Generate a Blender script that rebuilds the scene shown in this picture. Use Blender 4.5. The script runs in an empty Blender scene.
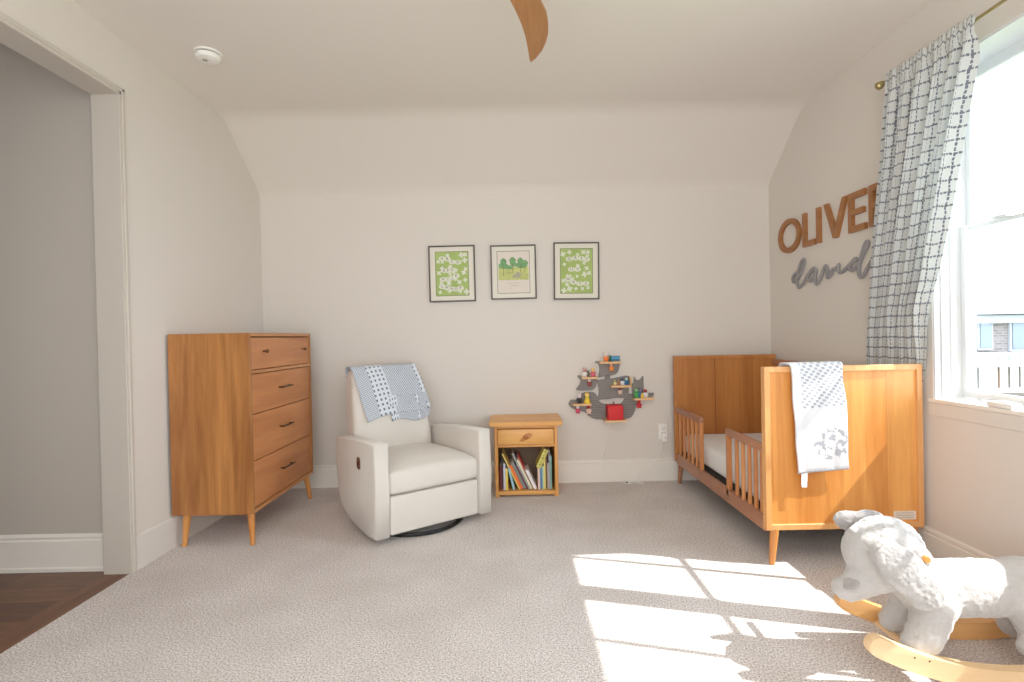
import bpy, bmesh, math, random
from math import sin, cos, pi, radians, sqrt
from mathutils import Vector, Matrix, noise

random.seed(7)
S = bpy.context.scene
COL = S.collection

# ------------------------------------------------------------------ materials
def newmat(name):
    m = bpy.data.materials.new(name); m.use_nodes = True
    nt = m.node_tree; b = nt.nodes['Principled BSDF']
    return m, nt, b

def srgb(r, g, b):
    f = lambda c: (c/255/12.92) if c/255 <= .04045 else ((c/255+.055)/1.055)**2.4
    return (f(r), f(g), f(b), 1)

def plain(name, col, rough=.6, bump=0, bscale=80, var=0.0, metal=0, sheen=0, vscale=6):
    m, nt, b = newmat(name)
    b.inputs['Base Color'].default_value = col
    b.inputs['Roughness'].default_value = rough
    b.inputs['Metallic'].default_value = metal
    if sheen:
        b.inputs['Sheen Weight'].default_value = sheen
    tc = nt.nodes.new('ShaderNodeTexCoord')
    if var:
        n = nt.nodes.new('ShaderNodeTexNoise'); n.inputs['Scale'].default_value = vscale; n.inputs['Detail'].default_value = 5
        nt.links.new(tc.outputs['Object'], n.inputs['Vector'])
        r = nt.nodes.new('ShaderNodeValToRGB')
        r.color_ramp.elements[0].position = .3; r.color_ramp.elements[1].position = .7
        r.color_ramp.elements[0].color = tuple(c*(1-var) for c in col[:3])+(1,)
        r.color_ramp.elements[1].color = tuple(min(1, c*(1+var)) for c in col[:3])+(1,)
        nt.links.new(n.outputs['Fac'], r.inputs['Fac']); nt.links.new(r.outputs['Color'], b.inputs['Base Color'])
    if bump:
        n2 = nt.nodes.new('ShaderNodeTexNoise'); n2.inputs['Scale'].default_value = bscale; n2.inputs['Detail'].default_value = 4
        nt.links.new(tc.outputs['Object'], n2.inputs['Vector'])
        bp = nt.nodes.new('ShaderNodeBump'); bp.inputs['Strength'].default_value = bump; bp.inputs['Distance'].default_value = .004
        nt.links.new(n2.outputs['Fac'], bp.inputs['Height']); nt.links.new(bp.outputs['Normal'], b.inputs['Normal'])
    return m

def wood(name, dark, light, axis='z', scale=1.0, rough=.42, plank=None, contrast=.5):
    """grain runs along axis; plank=(axis,width) varies the tone from board to board"""
    m, nt, b = newmat(name); N = nt.nodes.new; L = nt.links.new
    tc = N('ShaderNodeTexCoord'); mp = N('ShaderNodeMapping')
    sc = {'x': (1.2, 16, 16), 'y': (16, 1.2, 16), 'z': (16, 16, 1.2)}[axis]
    mp.inputs['Scale'].default_value = tuple(c*scale for c in sc)
    L(tc.outputs['Object'], mp.inputs['Vector'])
    n = N('ShaderNodeTexNoise'); n.inputs['Scale'].default_value = 1; n.inputs['Detail'].default_value = 6
    n.inputs['Distortion'].default_value = .8
    L(mp.outputs['Vector'], n.inputs['Vector'])
    r = N('ShaderNodeValToRGB'); r.color_ramp.elements[0].position = .5-contrast*.5; r.color_ramp.elements[1].position = .5+contrast*.5
    r.color_ramp.elements[0].color = dark; r.color_ramp.elements[1].color = light
    fine = N('ShaderNodeTexNoise'); fine.inputs['Scale'].default_value = 7; fine.inputs['Detail'].default_value = 3
    L(mp.outputs['Vector'], fine.inputs['Vector'])
    mx = N('ShaderNodeMath'); mx.operation = 'MULTIPLY_ADD'; mx.inputs[1].default_value = .25
    L(fine.outputs['Fac'], mx.inputs[0]); 
    sub = N('ShaderNodeMath'); sub.operation = 'SUBTRACT'; sub.inputs[1].default_value = .125
    L(n.outputs['Fac'], sub.inputs[0]); L(sub.outputs[0], mx.inputs[2])
    last = mx.outputs[0]
    if plank:
        sx = N('ShaderNodeSeparateXYZ'); L(tc.outputs['Object'], sx.inputs[0])
        d = N('ShaderNodeMath'); d.operation = 'DIVIDE'; d.inputs[1].default_value = plank[1]
        L(sx.outputs['XYZ'.index(plank[0].upper())], d.inputs[0])
        fl = N('ShaderNodeMath'); fl.operation = 'FLOOR'; L(d.outputs[0], fl.inputs[0])
        wn = N('ShaderNodeTexWhiteNoise'); wn.noise_dimensions = '1D'; L(fl.outputs[0], wn.inputs['W'])
        ma = N('ShaderNodeMath'); ma.operation = 'MULTIPLY_ADD'; ma.inputs[1].default_value = .3
        s2 = N('ShaderNodeMath'); s2.operation = 'SUBTRACT'; s2.inputs[1].default_value = .15
        L(wn.outputs['Value'], ma.inputs[0]); L(last, s2.inputs[0]); L(s2.outputs[0], ma.inputs[2]); last = ma.outputs[0]
    L(last, r.inputs['Fac']); L(r.outputs['Color'], b.inputs['Base Color'])
    b.inputs['Roughness'].default_value = rough
    bp = N('ShaderNodeBump'); bp.inputs['Strength'].default_value = .08; bp.inputs['Distance'].default_value = .002
    L(fine.outputs['Fac'], bp.inputs['Height']); L(bp.outputs['Normal'], b.inputs['Normal'])
    return m

M = {}
M['wall'] = plain('wall_paint', srgb(217, 210, 201), .75, .05, 60)
M['ceil'] = plain('ceiling_paint', srgb(222, 215, 206), .85, .04, 60)
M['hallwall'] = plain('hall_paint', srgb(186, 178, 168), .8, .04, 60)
M['casing'] = plain('casing_shaded_paint', srgb(196, 188, 177), .45)  # trim paint tinted darker, the opening's shade put into the colour
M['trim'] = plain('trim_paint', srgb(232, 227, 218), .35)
M['white'] = plain('white_plastic', srgb(238, 236, 230), .4)
M['vinyl'] = plain('white_vinyl', srgb(218, 219, 220), .4)
M['black'] = plain('black_metal', srgb(28, 26, 26), .45, metal=.6)
M['dark'] = plain('dark_gap', srgb(25, 18, 14), .9)
M['brass'] = plain('brushed_brass', srgb(176, 160, 110), .3, metal=1)
M['bronze'] = plain('bronze', srgb(92, 66, 40), .35, metal=.9)
M['brownplastic'] = plain('brown_leather', srgb(98, 62, 44), .5)
M['cream'] = plain('cream_upholstery', srgb(214, 207, 198), .9, .25, 700, .03, sheen=.2, vscale=5)
M['sheet'] = plain('white_sheet', srgb(233, 232, 232), .85, .1, 30)
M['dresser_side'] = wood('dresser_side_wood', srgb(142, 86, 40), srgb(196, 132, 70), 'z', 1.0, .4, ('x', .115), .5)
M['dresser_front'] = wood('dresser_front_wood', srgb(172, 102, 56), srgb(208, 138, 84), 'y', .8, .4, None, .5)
M['dresser_trim'] = wood('dresser_trim_wood', srgb(166, 104, 60), srgb(206, 144, 90), 'y', 1, .4)
M['legwood'] = wood('leg_wood', srgb(186, 112, 48), srgb(222, 152, 80), 'z', 1.2, .4)
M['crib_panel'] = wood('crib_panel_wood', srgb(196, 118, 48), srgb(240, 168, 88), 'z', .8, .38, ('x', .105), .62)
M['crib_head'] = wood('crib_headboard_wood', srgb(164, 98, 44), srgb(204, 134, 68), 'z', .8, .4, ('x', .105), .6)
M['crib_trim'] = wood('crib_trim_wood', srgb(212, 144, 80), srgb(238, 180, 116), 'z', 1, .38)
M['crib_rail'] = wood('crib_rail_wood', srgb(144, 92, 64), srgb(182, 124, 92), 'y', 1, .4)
M['slat'] = wood('crib_slat_wood', srgb(176, 104, 52), srgb(212, 142, 84), 'z', 1.2, .4)
M['pine'] = wood('pine', srgb(204, 132, 58), srgb(234, 176, 98), 'x', .7, .38, None, .5)
M['pinev'] = wood('pine_upright', srgb(200, 126, 54), srgb(232, 170, 92), 'z', .7, .38, None, .55)
M['birch'] = wood('birch', srgb(222, 182, 132), srgb(240, 208, 164), 'x', .7, .45, None, .9)
M['shelfwood'] = wood('shelf_wood', srgb(222, 172, 118), srgb(240, 198, 148), 'x', 1.5, .5)
M['letterwood'] = wood('letter_wood', srgb(140, 88, 44), srgb(172, 114, 62), 'y', 1, .5)
M['letteredge'] = plain('letter_edge', srgb(70, 40, 20), .6)
M['fanwood'] = wood('fan_wood', srgb(136, 84, 36), srgb(190, 132, 76), 'y', .9, .4)
M['grey'] = plain('grey_paint', srgb(122, 116, 112), .55)
M['greyscript'] = plain('grey_script_paint', srgb(140, 138, 140), .5)
M['red'] = plain('red_cloth', srgb(212, 34, 40), .7, .1, 300)
M['brick'] = None

def carpet():
    m, nt, b = newmat('carpet_pile'); N = nt.nodes.new; L = nt.links.new
    tc = N('ShaderNodeTexCoord')
    n = N('ShaderNodeTexNoise'); n.inputs['Scale'].default_value = 155; n.inputs['Detail'].default_value = 3; n.inputs['Roughness'].default_value = .6
    L(tc.outputs['Object'], n.inputs['Vector'])
    v = N('ShaderNodeTexVoronoi'); v.inputs['Scale'].default_value = 130
    nd = N('ShaderNodeTexNoise'); nd.inputs['Scale'].default_value = 60
    L(tc.outputs['Object'], nd.inputs['Vector'])
    add = N('ShaderNodeMixRGB'); add.blend_type = 'LINEAR_LIGHT'; add.inputs[0].default_value = .03
    L(tc.outputs['Object'], add.inputs[1]); L(nd.outputs['Color'], add.inputs[2]); L(add.outputs[0], v.inputs['Vector'])
    r = N('ShaderNodeValToRGB')
    r.color_ramp.elements[0].position = .33; r.color_ramp.elements[0].color = srgb(154, 143, 137)
    r.color_ramp.elements[1].position = .60; r.color_ramp.elements[1].color = srgb(244, 237, 233)
    L(n.outputs['Fac'], r.inputs['Fac'])
    big = N('ShaderNodeTexNoise'); big.inputs['Scale'].default_value = 3.5; big.inputs['Detail'].default_value = 3
    L(tc.outputs['Object'], big.inputs['Vector'])
    r2 = N('ShaderNodeValToRGB'); r2.color_ramp.elements[0].position = .35; r2.color_ramp.elements[1].position = .65
    r2.color_ramp.elements[0].color = (.90, .89, .88, 1); r2.color_ramp.elements[1].color = (1, 1, 1, 1)
    L(big.outputs['Fac'], r2.inputs['Fac'])
    mul = N('ShaderNodeMixRGB'); mul.blend_type = 'MULTIPLY'; mul.inputs[0].default_value = 1
    L(r.outputs['Color'], mul.inputs[1]); L(r2.outputs['Color'], mul.inputs[2]); L(mul.outputs[0], b.inputs['Base Color'])
    b.inputs['Roughness'].default_value = 1
    b.inputs['Specular IOR Level'].default_value = .1
    ad = N('ShaderNodeMath'); ad.operation = 'ADD'
    L(n.outputs['Fac'], ad.inputs[0]); L(v.outputs['Distance'], ad.inputs[1])
    bp = N('ShaderNodeBump'); bp.inputs['Strength'].default_value = .45; bp.inputs['Distance'].default_value = .006
    L(ad.outputs[0], bp.inputs['Height']); L(bp.outputs['Normal'], b.inputs['Normal'])
    return m
M['carpet'] = carpet()

def hallwood():
    m, nt, b = newmat('hall_oak_boards'); N = nt.nodes.new; L = nt.links.new
    tc = N('ShaderNodeTexCoord'); br = N('ShaderNodeTexBrick')
    L(tc.outputs['Object'], br.inputs['Vector'])
    br.inputs['Scale'].default_value = 1; br.inputs['Brick Width'].default_value = 1.6; br.inputs['Row Height'].default_value = .15
    br.inputs['Mortar Size'].default_value = .0022; br.inputs['Mortar'].default_value = srgb(50, 32, 22)
    br.inputs['Color1'].default_value = srgb(122, 84, 60); br.inputs['Color2'].default_value = srgb(98, 64, 46)
    mp = N('ShaderNodeMapping'); mp.inputs['Scale'].default_value = (2, 26, 2); L(tc.outputs['Object'], mp.inputs['Vector'])
    n = N('ShaderNodeTexNoise'); n.inputs['Scale'].default_value = 1.5; n.inputs['Detail'].default_value = 6; n.inputs['Distortion'].default_value = 1.2
    L(mp.outputs['Vector'], n.inputs['Vector'])
    r = N('ShaderNodeValToRGB'); r.color_ramp.elements[0].position = .3; r.color_ramp.elements[1].position = .7
    r.color_ramp.elements[0].color = (.62, .6, .6, 1); r.color_ramp.elements[1].color = (1.1, 1.1, 1.1, 1)
    L(n.outputs['Fac'], r.inputs['Fac'])
    mul = N('ShaderNodeMixRGB'); mul.blend_type = 'MULTIPLY'; mul.inputs[0].default_value = 1
    L(br.outputs['Color'], mul.inputs[1]); L(r.outputs['Color'], mul.inputs[2]); L(mul.outputs[0], b.inputs['Base Color'])
    b.inputs['Roughness'].default_value = .45
    return m
M['hallwood'] = hallwood()
M['threshold'] = wood('threshold_oak', srgb(92, 58, 40), srgb(128, 88, 62), 'y', 1, .45)

def brickmat():
    m, nt, b = newmat('brick'); N = nt.nodes.new; L = nt.links.new
    tc = N('ShaderNodeTexCoord'); br = N('ShaderNodeTexBrick'); mp = N('ShaderNodeMapping')
    mp.inputs['Rotation'].default_value = (radians(90), 0, 0)
    L(tc.outputs['Object'], mp.inputs['Vector']); L(mp.outputs['Vector'], br.inputs['Vector'])
    br.inputs['Scale'].default_value = 1; br.inputs['Brick Width'].default_value = .22; br.inputs['Row Height'].default_value = .075
    br.inputs['Mortar Size'].default_value = .008
    br.inputs['Color1'].default_value = srgb(98, 84, 80); br.inputs['Color2'].default_value = srgb(114, 102, 98); br.inputs['Mortar'].default_value = srgb(130, 126, 122)
    L(br.outputs['Color'], b.inputs['Base Color']); b.inputs['Roughness'].default_value = .9
    return m
M['brick'] = brickmat()
M['roof'] = plain('roof_shingle', srgb(104, 102, 108), .9, .3, 8, .15)
M['grass'] = plain('lawn', srgb(110, 120, 80), 1, 0, 1, .2)

def glassmat():
    m = bpy.data.materials.new('window_glass'); m.use_nodes = True; nt = m.node_tree
    for n in list(nt.nodes): nt.nodes.remove(n)
    N = nt.nodes.new
    o = N('ShaderNodeOutputMaterial'); t = N('ShaderNodeBsdfTransparent'); g = N('ShaderNodeBsdfGlossy'); mx = N('ShaderNodeMixShader')
    lw = N('ShaderNodeFresnel'); lw.inputs['IOR'].default_value = 1.2
    g.inputs['Roughness'].default_value = .02; t.inputs['Color'].default_value = (.97, .98, .98, 1)
    nt.links.new(lw.outputs[0], mx.inputs[0]); nt.links.new(t.outputs[0], mx.inputs[1]); nt.links.new(g.outputs[0], mx.inputs[2]); nt.links.new(mx.outputs[0], o.inputs[0])
    return m
M['glass'] = glassmat()

def curtain_mat():
    m, nt, b = newmat('windowpane_check_cloth'); N = nt.nodes.new; L = nt.links.new
    uv = N('ShaderNodeUVMap'); uv.uv_map = 'uv'
    nz = N('ShaderNodeTexNoise'); nz.inputs['Scale'].default_value = 18; nz.inputs['Detail'].default_value = 3
    L(uv.outputs[0], nz.inputs['Vector'])
    add = N('ShaderNodeMixRGB'); add.blend_type = 'LINEAR_LIGHT'; add.inputs[0].default_value = .010
    L(uv.outputs[0], add.inputs[1]); L(nz.outputs['Color'], add.inputs[2])
    sp = N('ShaderNodeSeparateXYZ'); L(add.outputs[0], sp.inputs[0])
    def line(src, period, w):
        d = N('ShaderNodeMath'); d.operation = 'DIVIDE'; d.inputs[1].default_value = period; L(src, d.inputs[0])
        f = N('ShaderNodeMath'); f.operation = 'FRACT'; L(d.outputs[0], f.inputs[0])
        c = N('ShaderNodeMath'); c.operation = 'COMPARE'; c.inputs[1].default_value = .5; c.inputs[2].default_value = w; L(f.outputs[0], c.inputs[0])
        return c.outputs[0]
    def dash(src, period, duty):
        d = N('ShaderNodeMath'); d.operation = 'DIVIDE'; d.inputs[1].default_value = period; L(src, d.inputs[0])
        f = N('ShaderNodeMath'); f.operation = 'FRACT'; L(d.outputs[0], f.inputs[0])
        c = N('ShaderNodeMath'); c.operation = 'LESS_THAN'; c.inputs[1].default_value = duty; L(f.outputs[0], c.inputs[0])
        return c.outputs[0]
    def mul(a, b_):
        c = N('ShaderNodeMath'); c.operation = 'MULTIPLY'; L(a, c.inputs[0]); L(b_, c.inputs[1]); return c.outputs[0]
    A = mul(line(sp.outputs[0], .050, .07), dash(sp.outputs[1], .018, .75))
    B = mul(line(sp.outputs[1], .052, .075), dash(sp.outputs[0], .018, .8))
    A2 = mul(line(sp.outputs[0], .0205, .12), dash(sp.outputs[1], .124, .0))
    mx = N('ShaderNodeMath'); mx.operation = 'MAXIMUM'; L(A, mx.inputs[0]); L(B, mx.inputs[1])
    mix = N('ShaderNodeMixRGB'); L(mx.outputs[0], mix.inputs[0])
    mix.inputs[1].default_value = srgb(222, 223, 220); mix.inputs[2].default_value = srgb(116, 120, 132)
    L(mix.outputs[0], b.inputs['Base Color']); b.inputs['Roughness'].default_value = .9
    tr = N('ShaderNodeBsdfTranslucent'); tint = N('ShaderNodeMixRGB'); tint.blend_type = 'MULTIPLY'; tint.inputs[0].default_value = 1
    tint.inputs[2].default_value = (.88, .97, 1, 1); L(mix.outputs[0], tint.inputs[1]); L(tint.outputs[0], tr.inputs['Color'])
    ms = N('ShaderNodeMixShader'); ms.inputs[0].default_value = .28
    out = nt.nodes['Material Output']
    L(b.outputs[0], ms.inputs[1]); L(tr.outputs[0], ms.inputs[2]); L(ms.outputs[0], out.inputs[0])
    return m
M['curtain'] = curtain_mat()

def woven(name, light, dark, kind):
    m, nt, b = newmat(name); N = nt.nodes.new; L = nt.links.new
    uv = N('ShaderNodeUVMap'); uv.uv_map = 'uv'
    sp = N('ShaderNodeSeparateXYZ'); L(uv.outputs[0], sp.inputs[0])
    def op(o, a, b_=None, c_=None):
        n = N('ShaderNodeMath'); n.operation = o
        for i, v in enumerate((a, b_, c_)):
            if v is None: continue
            if isinstance(v, (int, float)): n.inputs[i].default_value = v
            else: L(v, n.inputs[i])
        return n.outputs[0]
    U, V = sp.outputs[0], sp.outputs[1]
    fx = lambda s, p: op('SINE', op('MULTIPLY', s, 2*pi/p))
    if kind == 'blanket':
        small = op('GREATER_THAN', op('MULTIPLY', fx(U, .0165), fx(V, .0145)), .12)
        big = op('MULTIPLY', op('GREATER_THAN', fx(U, .033), .25), op('GREATER_THAN', fx(V, .033), .05))
        band1 = op('COMPARE', U, .165, .062)
        band2 = op('COMPARE', U, .485, .017)
        band = op('MAXIMUM', band1, band2)
        pat = op('ADD', op('MULTIPLY', big, band), op('MULTIPLY', small, op('SUBTRACT', 1.0, band)))
        bs = pat
    else:
        pat0 = op('GREATER_THAN', op('MULTIPLY', fx(op('ADD', U, op('MULTIPLY', V, .4)), .034), fx(V, .025)), .10)
        top = op('GREATER_THAN', V, .30)
        inx = op('GREATER_THAN', U, .045)
        lowrib = op('MULTIPLY', op('LESS_THAN', V, .018), op('GREATER_THAN', fx(U, .006), 0.0))
        pat = op('MAXIMUM', op('MULTIPLY', pat0, op('MULTIPLY', top, inx)), lowrib)
        # grey puppy patch
        nz = N('ShaderNodeTexNoise'); nz.inputs['Scale'].default_value = 42; nz.inputs['Detail'].default_value = 4; L(uv.outputs[0], nz.inputs['Vector'])
        du = op('DIVIDE', op('SUBTRACT', U, .175), .080); dv = op('DIVIDE', op('SUBTRACT', V, .125), .068)
        rr = op('SQRT', op('ADD', op('MULTIPLY', du, du), op('MULTIPLY', dv, dv)))
        ringd = op('COMPARE', rr, .66, .42)
        pat2 = op('MULTIPLY', ringd, op('GREATER_THAN', nz.outputs['Fac'], .52))
        pat = op('MAXIMUM', pat, pat2); bs = pat
    mix = N('ShaderNodeMixRGB'); L(pat, mix.inputs[0]); mix.inputs[1].default_value = light; mix.inputs[2].default_value = dark
    L(mix.outputs[0], b.inputs['Base Color']); b.inputs['Roughness'].default_value = .95
    fz = N('ShaderNodeTexNoise'); fz.inputs['Scale'].default_value = 350; L(uv.outputs[0], fz.inputs['Vector'])
    h = op('ADD', op('MULTIPLY', fz.outputs['Fac'], .5), op('SUBTRACT', 1.0, bs))
    bp = N('ShaderNodeBump'); bp.inputs['Strength'].default_value = .5; bp.inputs['Distance'].default_value = .004
    L(h, bp.inputs['Height']); L(bp.outputs['Normal'], b.inputs['Normal'])
    return m
M['blanket'] = woven('woven_blanket', srgb(214, 220, 228), srgb(96, 108, 128), 'blanket')
M['towel'] = woven('quilted_towel', srgb(214, 214, 217), srgb(160, 162, 170), 'towel')
M['plush'] = plain('white_plush', srgb(186, 183, 180), 1, .6, 130, .05, sheen=.5, vscale=30)
M['plushear'] = plain('shadow_mottled_plush', srgb(176, 173, 171), 1, .6, 130, .16, sheen=.5, vscale=26)  # grey mottling paints the shadowed fur of the near ear
M['plushgrey'] = plain('grey_shaded_plush', srgb(158, 153, 151), 1, .6, 130, .25, sheen=.5, vscale=22)

_pm = {}
def pmat(rgb, rough=.5):
    k = tuple(rgb)+(rough,)
    if k not in _pm: _pm[k] = plain('colour_%d_%d_%d' % tuple(rgb), srgb(*rgb), rough)
    return _pm[k]

# ------------------------------------------------------------------ builders
def basis(o):
    m = Matrix.LocRotScale(o.location, o.rotation_euler, o.scale)
    return basis(o.parent) @ m if o.parent else m

def obj(name, bm, mat, parent=None, smooth=False, local=False, mats=None):
    """links a bmesh as one mesh object; geometry given in room coordinates unless local"""
    if parent is not None and not local:
        bmesh.ops.transform(bm, matrix=basis(parent).inverted(), verts=bm.verts)
    bmesh.ops.recalc_face_normals(bm, faces=bm.faces)
    me = bpy.data.meshes.new(name); bm.to_mesh(me); bm.free()
    for m_ in (mats or [mat]): me.materials.append(m_)
    if smooth:
        for p in me.polygons: p.use_smooth = True
        if smooth != 'all':
            try: me.set_sharp_from_angle(angle=radians(40))
            except Exception: pass
    o = bpy.data.objects.new(name, me); COL.objects.link(o)
    if parent is not None: o.parent = parent
    return o

def thing(name, label, cat, loc=(0, 0, 0), rotz=0, group=None):
    o = bpy.data.objects.new(name, None); COL.objects.link(o)
    o.empty_display_size = .05
    o.location = loc; o.rotation_euler = (0, 0, rotz); o['label'] = label; o['category'] = cat
    if group: o['group'] = group
    return o

def tag(o, label, cat, group=None):
    o['label'] = label; o['category'] = cat
    if group: o['group'] = group
    return o

def struct(o, label=None):
    o['kind'] = 'structure'
    if label: o['label'] = label
    return o

def recenter(o, p):
    """move a single-mesh thing's origin to p without moving it"""
    o.data.transform(Matrix.Translation(-Vector(p))); o.location = p
    return o

def B(): return bmesh.new()

def box(bm, x0, x1, y0, y1, z0, z1, bev=0, seg=2, mi=0):
    vs = [bm.verts.new((x, y, z)) for x in (x0, x1) for y in (y0, y1) for z in (z0, z1)]
    idx = [(0, 1, 3, 2), (4, 6, 7, 5), (0, 4, 5, 1), (2, 3, 7, 6), (0, 2, 6, 4), (1, 5, 7, 3)]
    fs = [bm.faces.new([vs[i] for i in f]) for f in idx]
    for f in fs: f.material_index = mi
    if bev:
        es = list({e for f in fs for e in f.edges})
        bmesh.ops.bevel(bm, geom=es, offset=bev, segments=seg, profile=.5, affect='EDGES')
    return bm

def boxb(*a, **k): return box(B(), *a, **k)

def prism(bm, pts, fn, d0, d1, bev=0, seg=2, mi=0):
    """polygon pts (2D) extruded between d0 and d1; fn(a,b,d)->xyz"""
    v0 = [bm.verts.new(fn(a, b, d0)) for a, b in pts]; v1 = [bm.verts.new(fn(a, b, d1)) for a, b in pts]
    n = len(pts); fs = [bm.faces.new(v0), bm.faces.new(v1[::-1])]
    for i in range(n):
        fs.append(bm.faces.new((v0[i], v1[i], v1[(i+1) % n], v0[(i+1) % n])))
    for f in fs: f.material_index = mi
    if bev:
        bmesh.ops.bevel(bm, geom=list(set(fs[0].edges) | set(fs[1].edges)), offset=bev, segments=seg, profile=.5, affect='EDGES')
    return bm

def tube(bm, pts, radii, n=12, cap=True):
    pts = [Vector(p) for p in pts]
    if isinstance(radii, (int, float)): radii = [radii]*len(pts)
    rings = []; prev = None
    for i, p in enumerate(pts):
        if i == 0: t = pts[1]-p
        elif i == len(pts)-1: t = p-pts[i-1]
        else: t = (pts[i+1]-p).normalized()+(p-pts[i-1]).normalized()
        t = t.normalized()
        if prev is None:
            a = Vector((0, 0, 1)) if abs(t.z) < .9 else Vector((1, 0, 0))
            u = t.cross(a).normalized()
        else:
            u = (prev-t*prev.dot(t)).normalized()
        prev = u; w = t.cross(u)
        rings.append([bm.verts.new(p+(u*cos(2*pi*k/n)+w*sin(2*pi*k/n))*radii[i]) for k in range(n)])
    for a, b in zip(rings, rings[1:]):
        for k in range(n): bm.faces.new((a[k], a[(k+1) % n], b[(k+1) % n], b[k]))
    if cap: bm.faces.new(rings[0][::-1]); bm.faces.new(rings[-1])
    return bm

def lathe(bm, c, prof, n=24, axis='z'):
    rings = []
    for r, h in prof:
        ring = []
        for k in range(n):
            a = 2*pi*k/n; p = (r*cos(a), r*sin(a), h)
            if axis == 'y': p = (p[0], p[2], p[1])
            if axis == 'x': p = (p[2], p[0], p[1])
            ring.append(bm.verts.new(Vector(p)+Vector(c)))
        rings.append(ring)
    for a, b in zip(rings, rings[1:]):
        for k in range(n): bm.faces.new((a[k], a[(k+1) % n], b[(k+1) % n], b[k]))
    bm.faces.new(rings[0][::-1]); bm.faces.new(rings[-1])
    return bm

def ball(bm, c, r, rot=None, seg=20, rings=14):
    if isinstance(r, (int, float)): r = (r, r, r)
    m = Matrix.Translation(c) @ (rot.to_4x4() if rot is not None else Matrix.Identity(4)) @ Matrix.Diagonal((r[0], r[1], r[2], 1))
    bmesh.ops.create_uvsphere(bm, u_segments=seg, v_segments=rings, radius=1, matrix=m)
    return bm

def cr(pts, n=8, closed=False):
    P = [Vector(p) for p in pts]; out = []; N_ = len(P)
    rng = range(N_ if closed else N_-1)
    for i in rng:
        g = lambda k: P[k % N_] if closed else P[max(0, min(N_-1, k))]
        p0, p1, p2, p3 = g(i-1), g(i), g(i+1), g(i+2)
        for j in range(n):
            t = j/n
            out.append(.5*((2*p1)+(-p0+p2)*t+(2*p0-5*p1+4*p2-p3)*t*t+(-p0+3*p1-3*p2+p3)*t**3))
    if not closed: out.append(P[-1])
    return out

def lerp_tab(tab, x):
    if x <= tab[0][0]: return tab[0][1]
    for (a, b), (c, d) in zip(tab, tab[1:]):
        if x <= c: return b+(d-b)*(x-a)/(c-a)
    return tab[-1][1]

def text_bm(txt, size, fn, depth=.0006):
    cu = bpy.data.curves.new('t', 'FONT'); cu.body = txt; cu.size = size; cu.align_x = 'CENTER'; cu.align_y = 'CENTER'; cu.extrude = depth
    cu.resolution_u = 3
    o = bpy.data.objects.new('t', cu); COL.objects.link(o)
    dg = bpy.context.evaluated_depsgraph_get(); dg.update()
    me = bpy.data.meshes.new_from_object(o.evaluated_get(dg))
    bm = B(); bm.from_mesh(me)
    for v in bm.verts: v.co = Vector(fn(v.co.x, v.co.y, v.co.z))
    bpy.data.objects.remove(o); bpy.data.curves.remove(cu); bpy.data.meshes.remove(me)
    return bm

def merge(dst, src):
    me = bpy.data.meshes.new('x'); src.to_mesh(me); dst.from_mesh(me); src.free(); bpy.data.meshes.remove(me); return dst

# ------------------------------------------------------------------ room constants (metres)
XL, XR, YB, YR = -1.876, 1.95, 3.9555, -1.25
HS, HC, DS = 2.214, 2.602, .475
HB = .168
OY0, OY1, OZ = .85, 2.552, 2.335          # opening to the hall

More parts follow.
